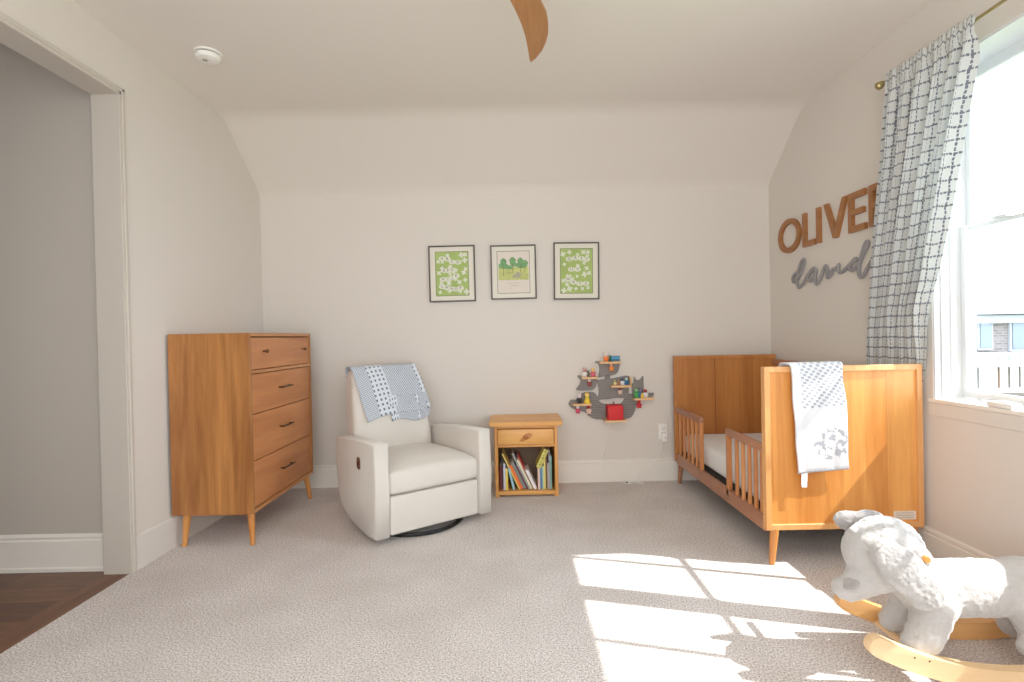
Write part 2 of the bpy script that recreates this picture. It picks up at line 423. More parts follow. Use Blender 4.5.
def room():
    # floor (carpet) with a rolled edge at the doorway
    f = obj('floor', boxb(XL, XR+.05, YR-.05, YB+.05, -.06, 0), M['carpet']); struct(f, 'beige cut pile carpet')
    bm = B(); box(bm, XL-2.1, XL, 0, 2.62, -.07, -.004); h = obj('floor_hall', bm, M['hallwood']); struct(h, 'brown oak floor boards of the hall')
    h.location = (0, .02, 0)
    t = obj('trim_threshold', boxb(XL-.126, XL-.001, OY0, OY1, -.05, -.003, .002), M['threshold']); struct(t, 'brown oak board along the carpet edge')
    # back wall
    b = obj('wall_back', boxb(XL-.1, XR+.1, YB, YB+.12, -.06, HS+.02), M['wall']); struct(b)
    # sloped + flat ceiling with softened creases
    bm = B()
    prof = [(YR-.1, HC), (YB-DS-.12, HC), (YB-DS-.05, HC-.006), (YB-DS+.03, HC-.035), (YB-.05, HS+.041+.0), (YB-.012, HS+.0), (YB, HS-.03), (YB+.12, HS-.03), (YB+.12, HC+.12), (YR-.1, HC+.12)]
    prism(bm, prof, lambda a, b_, d: (d, a, b_), XL-.1, XR+.2)
    c = obj('ceiling', bm, M['ceil'], smooth=True); struct(c)
    # left wall with the opening
    bm = B(); x0, x1 = XL-.124, XL
    box(bm, x0, x1, YR, OY0, -.06, HC+.05); box(bm, x0, x1, OY1, YB+.05, -.06, HC+.05); box(bm, x0, x1, OY0, OY1, OZ, HC+.05)
    w = obj('wall_left', bm, M['wall']); struct(w)
    # rear wall behind the camera
    w = obj('wall_rear', boxb(XL-.1, XR+.2, YR-.12, YR, -.06, HC+.05), M['wall']); struct(w)
    # right wall with two window openings
    bm = B(); x0, x1 = XR, XR+.15
    z0, z1 = .775, 2.29
    box(bm, x0, x1, YR, 1.05, -.06, HC+.05); box(bm, x0, x1, 2.436, YB+.05, -.06, HC+.05)
    box(bm, x0, x1, 1.05, 2.436, -.06, z0); box(bm, x0, x1, 1.05, 2.436, z1, HC+.05)
    w = obj('wall_right', bm, M['wall']); struct(w)
    # casing lining the hall opening: jamb board, header board, thin bead on the room side
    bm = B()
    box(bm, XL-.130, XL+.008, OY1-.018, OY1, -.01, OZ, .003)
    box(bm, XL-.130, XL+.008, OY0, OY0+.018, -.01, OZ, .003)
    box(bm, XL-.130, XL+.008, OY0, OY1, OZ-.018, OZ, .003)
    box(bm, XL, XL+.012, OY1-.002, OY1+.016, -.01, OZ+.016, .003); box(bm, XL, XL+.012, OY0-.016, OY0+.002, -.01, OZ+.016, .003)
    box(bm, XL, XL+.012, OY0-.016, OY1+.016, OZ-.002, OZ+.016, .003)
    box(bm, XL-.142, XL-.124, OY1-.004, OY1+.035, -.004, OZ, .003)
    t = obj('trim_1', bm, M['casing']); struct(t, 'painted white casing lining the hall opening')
    # baseboards
    def bb(name, fn, l0, l1, prof=None, mat='trim'):
        prof = prof or [(0, 0), (.015, 0), (.015, HB-.030), (.010, HB-.026), (.010, HB-.018), (.013, HB-.014), (.011, HB-.004), (.004, HB), (0, HB)]
        bm = prism(B(), prof, fn, l0, l1); o = obj(name, bm, M[mat]); struct(o); return o
    bb('baseboard_back', lambda a, b_, d: (d, YB-a, b_), XL, XR)
    bb('baseboard_left', lambda a, b_, d: (XL+a, d, b_), OY1+.016, YB, [(0, 0), (.013, 0), (.013, HB-.006), (.008, HB), (0, HB)], 'wall')
    bb('baseboard_right', lambda a, b_, d: (XR-a, d, b_), YR, YB)
    # hall
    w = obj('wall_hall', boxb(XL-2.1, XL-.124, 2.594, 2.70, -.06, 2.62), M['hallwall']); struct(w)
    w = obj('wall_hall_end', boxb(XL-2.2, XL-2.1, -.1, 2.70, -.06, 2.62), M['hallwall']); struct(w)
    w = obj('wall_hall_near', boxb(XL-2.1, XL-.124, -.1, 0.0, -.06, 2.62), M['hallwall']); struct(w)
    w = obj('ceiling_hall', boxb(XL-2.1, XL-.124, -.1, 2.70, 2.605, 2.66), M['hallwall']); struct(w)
    prof = [(0, -.004), (.022, -.004), (.022, .012), (.014, .018), (.014, .145), (.008, .150), (.008, .158), (.013, .164), (.004, .178), (0, .178)]
    bm = prism(B(), prof, lambda a, b_, d: (d, 2.594-a, b_), XL-2.1, XL-.142); struct(obj('baseboard_hall', bm, M['trim']))
room()

# ------------------------------------------------------------------ windows
def window(name, y0, y1, label):
    z0, z1 = .775, 2.29
    r = bpy.data.objects.new(name, None); COL.objects.link(r); r.location = (XR+.14, (y0+y1)/2, z0); r['kind'] = 'structure'; r['label'] = label
    xs = 2.075
    # jamb liner with tracks
    bm = B()
    for (a, b_) in ((y0, y0+.012), (y1-.010, y1)):
        box(bm, XR+.003, xs+.07, a, b_, z0, z1)
    s = 1
    for xx in (XR+.03, XR+.075, xs+.032):
        box(bm, xx, xx+.010, y1-.017, y1-.010, z0, z1, .002); box(bm, xx, xx+.010, y0+.012, y0+.018, z0, z1, .002)
    box(bm, XR+.003, xs+.07, y0, y1, z1-.012, z1)
    obj('jamb', bm, M['vinyl'], r)
    ym = (y0+y1)/2
    def sash(nm, x, za, zb, bot, top, st=.034):
        bm = B(); t = .030; lo = nm == 'lower_sash'
        mb = (x, x+t) if lo else (x, x+.012); mt = (x+.018, x+t) if lo else (x, x+t)
        box(bm, x, x+t, y0+.010, y0+st, za, zb, .003); box(bm, x, x+t, y1-st, y1-.010, za, zb, .003)
        box(bm, *mb, y0+st, y1-st, za, za+bot, .003); box(bm, *mt, y0+st, y1-st, zb-top, zb, .003)
        o = obj(nm, bm, M['vinyl'], r)
        g = obj('pane', boxb(x+.012, x+.016, y0+st-.004, y1-st+.004, za+bot-.004, zb-top+.004), M['glass'], o)
        obj('muntin', boxb(x+.006, x+.020, ym-.012, ym+.012, za+bot, zb-top, .002), M['vinyl'], o)
        return o
    sash('lower_sash', xs, z0+.012, 1.572, .030, .020)
    sash('upper_sash', xs+.031, 1.556, z1-.010, .018, .050)
    bm = box(B(), xs+.002, xs+.026, ym+.10, ym+.17, 1.572, 1.584, .003)
    obj('sash_lock', bm, M['vinyl'], r)
    return r
window('window_1', 1.772, 2.436, 'white sash window partly behind the checked curtain')
window('window_2', 1.05, 1.730, 'white sash window nearer the camera')
# mullion between the windows + stool/sill
bm = box(B(), XR+.004, XR+.15, 1.730, 1.772, .80, 2.29)
struct(obj('trim_2', bm, M['vinyl']), 'white post between the two windows')
bm = box(B(), XR-.010, XR+.14, 1.05, 2.434, .762, .782, .005)
box(bm, XR-.010, XR+.0, 2.43, 2.462, .762, .782, .004)
struct(obj('trim_3', bm, M['trim']), 'white window stool')
bm = box(B(), XR-.006, XR, 1.03, 2.46, .702, .762, .003)
struct(obj('trim_4', bm, M['wall']), 'apron under the window stool')
bm = box(B(), -.02, .03, -.055, .055, 0, .022, .006); box(bm, -.012, .02, -.03, .03, .02, .027, .003)
o = obj('window_latch_block', bm, M['white'], smooth=True); o.location = (XR+.01, 2.10, .7825); tag(o, 'small white plastic block lying on the window stool', 'latch')

# ------------------------------------------------------------------ curtain and rod
def curtain():
    LT = [(.30, 2.90), (.60, 2.895), (.95, 2.875), (1.2, 2.80), (1.616, 2.706), (1.95, 2.64), (2.24, 2.603), (2.30, 2.580), (2.36, 2.578)]
    RT = [(.30, 2.53), (.60, 2.53), (.94, 2.468), (1.2, 2.425), (1.35, 2.36), (1.534, 2.295), (1.966, 2.178), (2.2, 2.115), (2.33, 2.085), (2.36, 2.083)]
    XT = [(.30, 1.938), (.95, 1.936), (1.1, 1.915), (1.5, 1.885), (2.24, 1.870), (2.30, 1.852), (2.36, 1.854)]
    AT = [(.30, .005), (.95, .007), (1.2, .022), (1.7, .032), (2.2, .028), (2.29, .006), (2.36, .005)]
    bm = B(); nu, nv = 150, 90; z0, z1 = .35, 2.350
    uvl = bm.loops.layers.uv.new('uv'); rows = []
    for j in range(nv+1):
        z = z0+(z1-z0)*j/nv; row = []
        yl, yr, xx, am = (lerp_tab(t, z) for t in (LT, RT, XT, AT))
        for i in range(nu+1):
            s = i/nu
            ph = 2*pi*6.2*(s+.03*sin(7*s)+.012*sin(3*z+5*s))
            fold = sin(ph)*(.75+.25*sin(2*pi*2.3*s+1))+.25*sin(2*ph+z*2)
            if z > 2.28: fold = fold*.6+.7*sin(2*pi*16*s)*(z-2.28)/.07*.8
            x = xx+am*fold
            y = yl+(yr-yl)*s+.35*am*cos(ph)
            zz = z+(.006*sin(2*pi*19*s) if z > 2.30 else 0)
            row.append((bm.verts.new((x, y, zz)), s*1.20, z))
        rows.append(row)
    for a, b_ in zip(rows, rows[1:]):
        for i in range(nu):
            q = (a[i], a[i+1], b_[i+1], b_[i]); f = bm.faces.new([k[0] for k in q])
            for lp, k in zip(f.loops, q): lp[uvl].uv = (k[1], k[2])
    o = obj('curtain', bm, M['curtain'], smooth='all')
    s = o.modifiers.new('thick', 'SOLIDIFY'); s.thickness = .0015
    recenter(o, (1.90, 2.60, .35))
    tag(o, 'pale grey-blue curtain with dark windowpane check beside the window', 'curtain')
    r = thing('curtain_rod', 'thin brushed brass curtain rod with round end above the window', 'curtain rod', (1.87, 1.6, 2.330))
    obj('rod', tube(B(), [(1.87, 2.630, 2.330), (1.87, .75, 2.330)], .0068, 12), M['brass'], r, smooth=True)
    obj('finial', lathe(B(), (1.87, 2.618, 2.330), [(.007, 0), (.013, .003), (.013, .008), (.010, .012), (.017, .016), (.020, .026), (.019, .036), (.012, .042)], 20, 'y'), M['brass'], r, smooth=True)
    for yy in (2.61, .82):
        bm = tube(B(), [(1.87, yy, 2.330), (1.90, yy, 2.320), (XR, yy, 2.316)], .006, 8); lathe(bm, (XR-.008, yy, 2.316), [(.020, 0), (.020, .008)], 16, 'x')
        obj('bracket', bm, M['brass'], r, smooth=True)
curtain()

# ------------------------------------------------------------------ dresser
def leg_bm(top, bot, r0, r1, n=14):
    return tube(B(), [top, bot], [r0, r1], n)

def dresser():
    x0, x1, y0, y1, z0, z1 = -1.860, -1.418, 2.828, 3.685, .178, 1.160
    r = thing('dresser', 'tall honey brown wooden dresser with four drawer fronts on tapered legs', 'dresser', ((x0+x1)/2, (y0+y1)/2, 0))
    t = .020
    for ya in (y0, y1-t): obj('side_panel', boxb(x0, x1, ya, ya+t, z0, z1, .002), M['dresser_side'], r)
    obj('top_panel', boxb(x0, x1, y0+t, y1-t, z1-t, z1, .002), M['dresser_trim'], r)
    obj('bottom_panel', boxb(x0, x1, y0+t, y1-t, z0, z0+t, .002), M['dresser_trim'], r)
    obj('back_panel', boxb(x0, x0+.01, y0+t, y1-t, z0+t, z1-t), M['dark'], r)
    obj('rail', boxb(x0+.03, x1-.001, y0+t, y1-t, .935, .953, .001), M['dresser_trim'], r)
    fr = x1-.008
    rows = [(.957, 1.134, 2), (.714, .930, 1), (.458, .709, 1), (.203, .453, 1)]
    for za, zb, nh in rows:
        d = obj('drawer', boxb(fr-.02, fr, y0+t+.003, y1-t-.003, za, zb, .002), M['dresser_front'], r)
        zc = (za+zb)/2+.01
        if nh == 2:
            for yy in (3.00, 3.55):
                bm = tube(B(), [(fr, yy, zc), (fr+.020, yy, zc)], .0045, 10); ball(bm, (fr+.024, yy, zc), (.009, .011, .011), seg=14, rings=10)
                obj('knob', bm, M['bronze'], d, smooth=True)
        else:
            yc = (y0+y1)/2; w = .078; bm = B()
            for s in (-1, 1): tube(bm, [(fr, yc+s*(w-.012), zc), (fr+.024, yc+s*(w-.012), zc)], .0045, 8)
            tube(bm, [(fr+.024, yc-w, zc), (fr+.024, yc+w, zc)], .0055, 10); 
            obj('handle', bm, M['bronze'], d, smooth=True)
    for (lx, ly, sx, sy) in ((-1.455, 2.875, .3, -.4), (-1.805, 2.875, -.25, -.4), (-1.455, 3.64, .3, .9), (-1.805, 3.64, -.25, .9)):
        obj('leg', leg_bm((lx, ly, z0+.002), (lx+sx*.04, ly+sy*.04, 0), .020, .0125), M['legwood'], r, smooth=True)
    for ya in (2.87, 3.62): obj('leg_brace', boxb(-1.80, -1.46, ya, ya+.025, z0-.016, z0), M['legwood'], r)
dresser()

# ------------------------------------------------------------------ recliner (local frame: x across, y back, z up)
def recliner():
    r = thing('recliner_chair', 'cream upholstered swivel recliner armchair with a woven blanket over its back', 'armchair', (-.4475, 2.975, 0), radians(36.2))
    Lc = dict(local=True)
    prof = [(-.005, .046), (-.012, .30), (-.006, .553), (.30, .537), (.60, .515), (.618, .50), (.612, .34), (.594, .20), (.56, .13), (.50, .092), (.40, .066), (.25, .048), (.09, .042)]
    for s, (a, b_) in ((-1, (-.370, -.285)), (1, (.285, .370))):
        bm = prism(B(), prof, lambda y, z, d: (d, y, z), a, b_, .012, 4)
        o = obj('armrest', bm, M['cream'], r, smooth='all', **Lc)
        if s < 0:
            bm = B()
            prism(bm, [(.024*math.copysign(abs(cos(a_))**.6, cos(a_)), .034*math.copysign(abs(sin(a_))**.6, sin(a_))) for a_ in [2*pi*k/20 for k in range(20)]], lambda y, z, d: (d, .217+y, .418+z), -.3745, -.366, .002, 2)
            obj('release_plate', bm, M['brownplastic'], o, smooth=True, **Lc)
            obj('release_lever', box(B(), -.379, -.373, .212, .222, .405, .432, .002), M['bronze'], o, **Lc)
    # front panel (footrest)
    obj('footrest_panel', box(B(), -.280, .280, .004, .06, .048, .256, .012, 3), M['cream'], r, smooth='all', **Lc)
    obj('seat_base', box(B(), -.283, .283, .06, .62, .07, .26), M['cream'], r, **Lc)
    # seat cushion, crowned
    bm = B(); nx, ny = 22, 22; x0, x1, y0, y1 = -.284, .284, -.004, .56
    box(bm, x0, x1, y0, y1, .264, .400, .028, 5)
    bmesh.ops.subdivide_edges(bm, edges=[e for e in bm.edges if e.calc_length() > .2], cuts=11, use_grid_fill=True)
    for v in bm.verts:
        x, y, z = v.co
        u = max(0, 1-(x/.284)**2); w = max(0, min(1, (y-y0)/.10)); w2 = max(0, 1-((y-.2)/.5)**2)
        if z > .33: v.co.z += .052*u**.7*w2*(.15+.85*min(1, w)) - .012 
        if y < .03: v.co.y -= .014*u*max(0, 1-((z-.33)/.08)**2)
    obj('seat_cushion', bm, M['cream'], r, smooth='all', **Lc)
    # backrest
    def back(v_, t_):  # profile points
        return v_
    secs = []  # (z, y_front, y_back, halfwidth)
    S_ = [(.16, .54, .66, .27), (.34, .535, .70, .272), (.46, .540, .725, .270), (.54, .560, .745, .266), (.64, .600, .775, .258), (.74, .640, .805, .246), (.82, .672, .828, .236), (.875, .700, .840, .226), (.900, .722, .832, .216), (.912, .750, .812, .200)]
    bm = B(); rings = []
    nseg = 40
    for z, yf, yb, hw in S_:
        ring = []; yc, hy = (yf+yb)/2, (yb-yf)/2
        for k in range(nseg):
            a = 2*pi*k/nseg; p = .22 if False else .35
            cx = math.copysign(abs(cos(a))**p, cos(a)); sy = math.copysign(abs(sin(a))**p, sin(a))
            m_ = 1.0
            ring.append(bm.verts.new((cx*hw*m_, yc+sy*hy*m_, z)))
        rings.append(ring)
    for a, b_ in zip(rings, rings[1:]):
        for k in range(nseg): bm.faces.new((a[k], a[(k+1) % nseg], b_[(k+1) % nseg], b_[k]))
    bm.faces.new(rings[0][::-1]); bm.faces.new(rings[-1])
    o = obj('backrest', bm, M['cream'], r, smooth='all', **Lc)
    md = o.modifiers.new('s', 'SUBSURF'); md.levels = md.render_levels = 1
    # swivel base: ring on the floor, cross, post
    bm = B(); R_ = .285; Yc = .285
    pts = [(R_*cos(a), Yc+R_*sin(a), .014) for a in [2*pi*k/64 for k in range(65)]]
    tube(bm, pts, .011, 8, cap=False)
    for a in (pi/4, 3*pi/4): tube(bm, [(R_*cos(a), Yc+R_*sin(a), .016), (-R_*cos(a), Yc-R_*sin(a), .016)], .010, 8)
    lathe(bm, (0, Yc, .0), [(.05, .01), (.05, .03), (.03, .04), (.03, .10)], 24)
    obj('swivel_base', bm, M['black'], r, smooth=True, **Lc)
    bm = B(); box(bm, -.24, .24, .10, .16, .052, .075); box(bm, -.24, .24, .48, .54, .060, .085)
    box(bm, -.02, .02, .04, .62, .046, .07)
    obj('mechanism', bm, M['black'], r, **Lc)
    return r, S_
REC, BACKS = recliner()

def blanket():
    # sheet over the backrest: t runs from the lower front edge over the top and down the back
    mat = basis(REC)
    def path(dz):
        """returns list of (y,z) from front hem at z=dz over the top"""
        front = [(yf, z) for z, yf, yb, hw in BACKS if z > dz+.01 and z < .91]
        yf0 = None
        for (a, b_) in zip(BACKS, BACKS[1:]):
            if a[0] <= dz <= b_[0]:
                k = (dz-a[0])/(b_[0]-a[0]); yf0 = a[1]+(b_[1]-a[1])*k
        pts = [(yf0-.010, dz)]+[(y-.010, z) for y, z in front]
        pts += [(.735, .926), (.77, .931), (.815, .922), (.846, .895), (.855, .86), (.842, .80), (.825, .74)]
        return pts
    def sheet(name, u0, u1, hem, off, seed, uvoff=0.0, back=True, par=None):
        bm = B(); uvl = bm.loops.layers.uv.new('uv'); nu, nv = 60, 70; cols = []
        for i in range(nu+1):
            s = i/nu; dz = hem(s)
            pts = path(dz)
            if not back: pts = [p for p in pts if p[1] < .80 or p[0] < .66][:6]
            P = cr([(0, y, z) for y, z in pts], 8)
            L_ = [0]
            for a, b_ in zip(P, P[1:]): L_.append(L_[-1]+(b_-a).length)
            tot = L_[-1]; col = []
            for j in range(nv+1):
                d = tot*j/nv; k = 0
                while k < len(L_)-2 and L_[k+1] < d: k += 1
                f = (d-L_[k])/max(1e-9, L_[k+1]-L_[k]); p = P[k].lerp(P[k+1], f)
                zz = p.z
                wtop = max(0, min(1, (zz-.55)/.36))
                ua, ub = u0(zz), u1(zz)
                x = ua+(ub-ua)*s
                wav = .006*sin(9*s+seed+zz*6)*(1-wtop)+.003*sin(23*s+zz*17+seed)
                y = p.y-off-(abs(wav) if p.y < .75 else -abs(wav)*.5)
                col.append((bm.verts.new((x, y, zz+(.004 if zz > .9 else 0))), s*.50+uvoff, d))
            cols.append(col)
        for a, b_ in zip(cols, cols[1:]):
            for j in range(nv):
                q = (a[j], b_[j], b_[j+1], a[j+1]); f = bm.faces.new([k[0] for k in q])
                for lp, k in zip(f.loops, q): lp[uvl].uv = (k[1], k[2])
        bmesh.ops.transform(bm, matrix=mat, verts=bm.verts)
        return bm
    root = obj('blanket', sheet('blanket', lambda z: lerp_tab([(.55, -.176), (.88, -.222), (.92, -.232)], z), lambda z: lerp_tab([(.6, .285), (.9, .232)], z), lambda s: .585+.02*sin(s*5)+.075*s**1.5, .006, 1), M['blanket'], smooth='all')
    root.modifiers.new('t', 'SOLIDIFY').thickness = .006
    loc = mat @ Vector((0, .77, .93)); recenter(root, loc)
    tag(root, 'grey-blue and white woven blanket folded over the back of the cream recliner', 'blanket')
    o = obj('under_layer', sheet('under_layer', lambda z: -.02+.0*z, lambda z: .262, lambda s: .572+.03*max(0, s-.55)+.012*sin(7*s), .001, 3, .13, back=False), M['blanket'], root, smooth='all')
    o.modifiers.new('t', 'SOLIDIFY').thickness = .005
blanket()

# ------------------------------------------------------------------ nightstand with books
NS = dict(x0=-.137, x1=.298, y0=3.612, y1=3.925, zt=.523)
def nightstand():
    x0, x1, y0, y1 = NS['x0'], NS['x1'], NS['y0'], NS['y1']
    r = thing('nightstand', 'small yellow pine nightstand with one drawer above an open book shelf', 'nightstand', ((x0+x1)/2, (y0+y1)/2, 0))
    bm = prism(B(), [(x0-.034, .525), (x0-.034, .512), (x0-.026, .494), (x1+.026, .494), (x1+.034, .512), (x1+.034, .525)], lambda a, b_, d: (a, d, b_), y0-.034, y1+.01, .003, 2)
    obj('top', bm, M['pine'], r)
    t = .022
    for a in (x0, x1-t):
        bm = B(); box(bm, a, a+t, y0, y1, .012, .494, .002)
        obj('side_panel', bm, M['pinev'], r)
    obj('divider_rail', boxb(x0+t, x1-t, y0+.001, y1-.01, .345, .362, .002), M['pine'], r)
    obj('top_rail', boxb(x0+t, x1-t, y0+.001, y0+.02, .474, .494, .002), M['pine'], r)
    obj('bottom_shelf', boxb(x0+t, x1-t, y0+.002, y1, .014, .040, .003), M['pine'], r)
    obj('back_panel', boxb(x0+t, x1-t, y1-.012, y1-.004, .04, .494), plain('nightstand_back', srgb(118, 98, 78), .8), r)
    km = M['pine'].copy(); km.name = 'knotty_pine'; nt = km.node_tree; N = nt.nodes.new
    bs = nt.nodes['Principled BSDF']; src = bs.inputs['Base Color'].links[0].from_socket
    tc = N('ShaderNodeTexCoord'); mp = N('ShaderNodeMapping'); mp.vector_type = 'TEXTURE'
    mp.inputs['Location'].default_value = (.0, y0-.014-(y0+y1)/2, .416); mp.inputs['Rotation'].default_value = (0, radians(-32), 0); mp.inputs['Scale'].default_value = (.062, .5, .024)
    nz = N('ShaderNodeTexNoise'); nz.inputs['Scale'].default_value = 22; ad = N('ShaderNodeMixRGB'); ad.blend_type = 'LINEAR_LIGHT'; ad.inputs[0].default_value = .02
    nt.links.new(tc.outputs['Object'], nz.inputs['Vector']); nt.links.new(tc.outputs['Object'], ad.inputs[1]); nt.links.new(nz.outputs['Color'], ad.inputs[2]); nt.links.new(ad.outputs[0], mp.inputs['Vector'])
    ln = N('ShaderNodeVectorMath'); ln.operation = 'LENGTH'; nt.links.new(mp.outputs[0], ln.inputs[0])
    rp = N('ShaderNodeValToRGB'); e = rp.color_ramp.elements; e[0].position = 0; e[0].color = (.55, .36, .22, 1); e[1].position = 1; e[1].color = (1, 1, 1, 1)
    for p_, c_ in ((.45, (.8, .66, .5, 1)), (.62, (.5, .3, .18, 1)), (.78, (.95, .88, .8, 1))): q = e.new(p_); q.color = c_
    mu = N('ShaderNodeMixRGB'); mu.blend_type = 'MULTIPLY'; mu.inputs[0].default_value = 1
    nt.links.new(ln.outputs['Value'], rp.inputs['Fac']); nt.links.new(src, mu.inputs[1]); nt.links.new(rp.outputs['Color'], mu.inputs[2]); nt.links.new(mu.outputs[0], bs.inputs['Base Color'])
    d = obj('drawer', boxb(x0+t+.002, x1-t-.004, y0-.014, y0+.014, .366, .470, .004, seg=3), km, r, smooth=True)
    obj('knob', lathe(B(), ((x0+x1)/2, y0-.014, .418), [(.006, .002), (.006, -.008), (.015, -.014), (.016, -.020), (.011, -.025), (.002, -.026)], 20, 'y'), wood('knot_pine', srgb(150, 80, 34), srgb(196, 120, 60), 'x', 1.5), d, smooth=True)
    for a in (x0, x1-.03):
        for b_ in (y0+.002, y1-.03):
            obj('foot', boxb(a, a+.03, b_, b_+.03, 0, .012, .002), M['pinev'], r)
nightstand()

def books():
    zf = .0405
    # (x at foot, lean degrees (+ = top leans left), thickness, height, depth, front offset, cover, label)
    fy = NS['y0']+.036
    L_ = [
        (-.106, 0, .013, .165, .17, .000, (112, 28, 34), 'dark red book standing at the left end of the nightstand shelf'),
        (-.0925, 0, .010, .235, .20, .035, (60, 52, 50), 'tall dark book behind the dark red one at the left end of the shelf'),
        (-.082, 0, .014, .182, .18, .004, (205, 212, 236), 'pale blue-white book between the dark red and yellow books'),
        (-.0675, 0, .017, .148, .16, .004, (236, 206, 90), 'short thick yellow book near the left end of the shelf'),
        (-.016, 13, .014, .155, .16, .000, (150, 200, 216), 'light blue book leaning beside the short yellow one'),
        (.0260, 25, .008, .275, .20, .006, (238, 212, 110), 'long thin yellow book leaning left across the gap'),
        (.0355, 25, .020, .185, .18, .006, (240, 110, 40), 'orange book leaning left behind the long thin yellow one'),
        (.0585, 25, .020, .205, .19, .012, (124, 134, 128), 'grey-green book leaning on the orange book'),
        (.0815, 25, .011, .175, .18, .008, (96, 24, 52), 'dark maroon thin book leaning in the middle of the shelf'),
        (.0945, 25, .011, .275, .20, .002, (150, 156, 158), 'long grey book leaning left in the middle of the shelf'),
        (.1075, 25, .014, .225, .20, .006, (232, 222, 186), 'cream book with a worn spine leaning in the middle of the shelf'),
        (.1240, 25, .007, .250, .20, .040, (196, 60, 60), 'thin book with a red top edge leaning in the middle of the shelf'),
        (.1325, 25, .020, .145, .17, .000, (236, 232, 232), 'white book at the right end of the leaning row'),
        (.1590, 0, .014, .150, .16, .004, (226, 196, 186), 'pale pink upright book under the tilted green one'),
        (.1745, 0, .015, .170, .17, .006, (84, 140, 182), 'blue upright book right of the pale pink one'),
        (.1910, 0, .009, .160, .16, .002, (196, 220, 170), 'thin pale green upright book beside the blue one'),
        (.2015, 0, .011, .262, .20, .010, (234, 208, 120), 'tall thin cream-yellow upright book on the right half of the shelf'),
        (.2140, 0, .010, .275, .20, .020, (120, 88, 50), 'tall brown upright book behind the grey one'),
        (.2255, 0, .010, .180, .17, .000, (180, 172, 168), 'short grey upright book near the right end'),
        (.2370, 0, .006, .268, .20, .014, (196, 176, 196), 'thin tall lavender upright book near the right end'),
        (.2440, 0, .011, .232, .19, .000, (120, 176, 160), 'teal upright book at the right end of the shelf')]
    for x, lean, w, h, dep, off, colr, lab in L_:
        r = thing('book', lab, 'book', (x, fy+off, zf), 0, 'books on the nightstand shelf')
        a = -radians(lean)
        def rt(bm):
            bmesh.ops.transform(bm, matrix=Matrix.Rotation(a, 4, 'Y'), verts=bm.verts); return bm
        c = .0016 if w > .009 else .001
        bm = B(); box(bm, 0, c, 0, dep, 0, h); box(bm, w-c, w, 0, dep, 0, h); box(bm, 0, w, -.0012, .0006, 0, h, .0005)
        obj('cover', rt(bm), pmat(colr, .5), r, local=True)
        obj('pages', rt(boxb(c, w-c, .001, dep-.004, .003, h-.003)), pmat((232, 226, 212), .9), r, local=True)
    # the yellow-green book lying tilted on top
    r = thing('book', 'yellow-green picture book tilted to the right on top of the upright books', 'book', (.148, fy-.004, .198), 0, 'books on the nightstand shelf')
    m4 = Matrix.Rotation(radians(25), 4, 'Y')
    bm = boxb(0, .003, 0, .15, 0, .138); box(bm, .029, .032, 0, .15, 0, .138); box(bm, 0, .032, -.0015, .001, 0, .138)
    bmesh.ops.transform(bm, matrix=m4, verts=bm.verts); obj('cover', bm, pmat((206, 196, 92)), r, local=True)
    bm = boxb(.003, .029, .0015, .146, .003, .135); bmesh.ops.transform(bm, matrix=m4, verts=bm.verts); obj('pages', bm, pmat((222, 218, 190), .9), r, local=True)
    bm = B()
    for k in range(7): box(bm, .009+.004*(k % 3), .022+.002*(k % 2), -.0022, -.0012, .02+.017*k, .028+.017*k)
    bmesh.ops.transform(bm, matrix=m4, verts=bm.verts); obj('cover_print', bm, pmat((90, 92, 60)), r, local=True)
books()

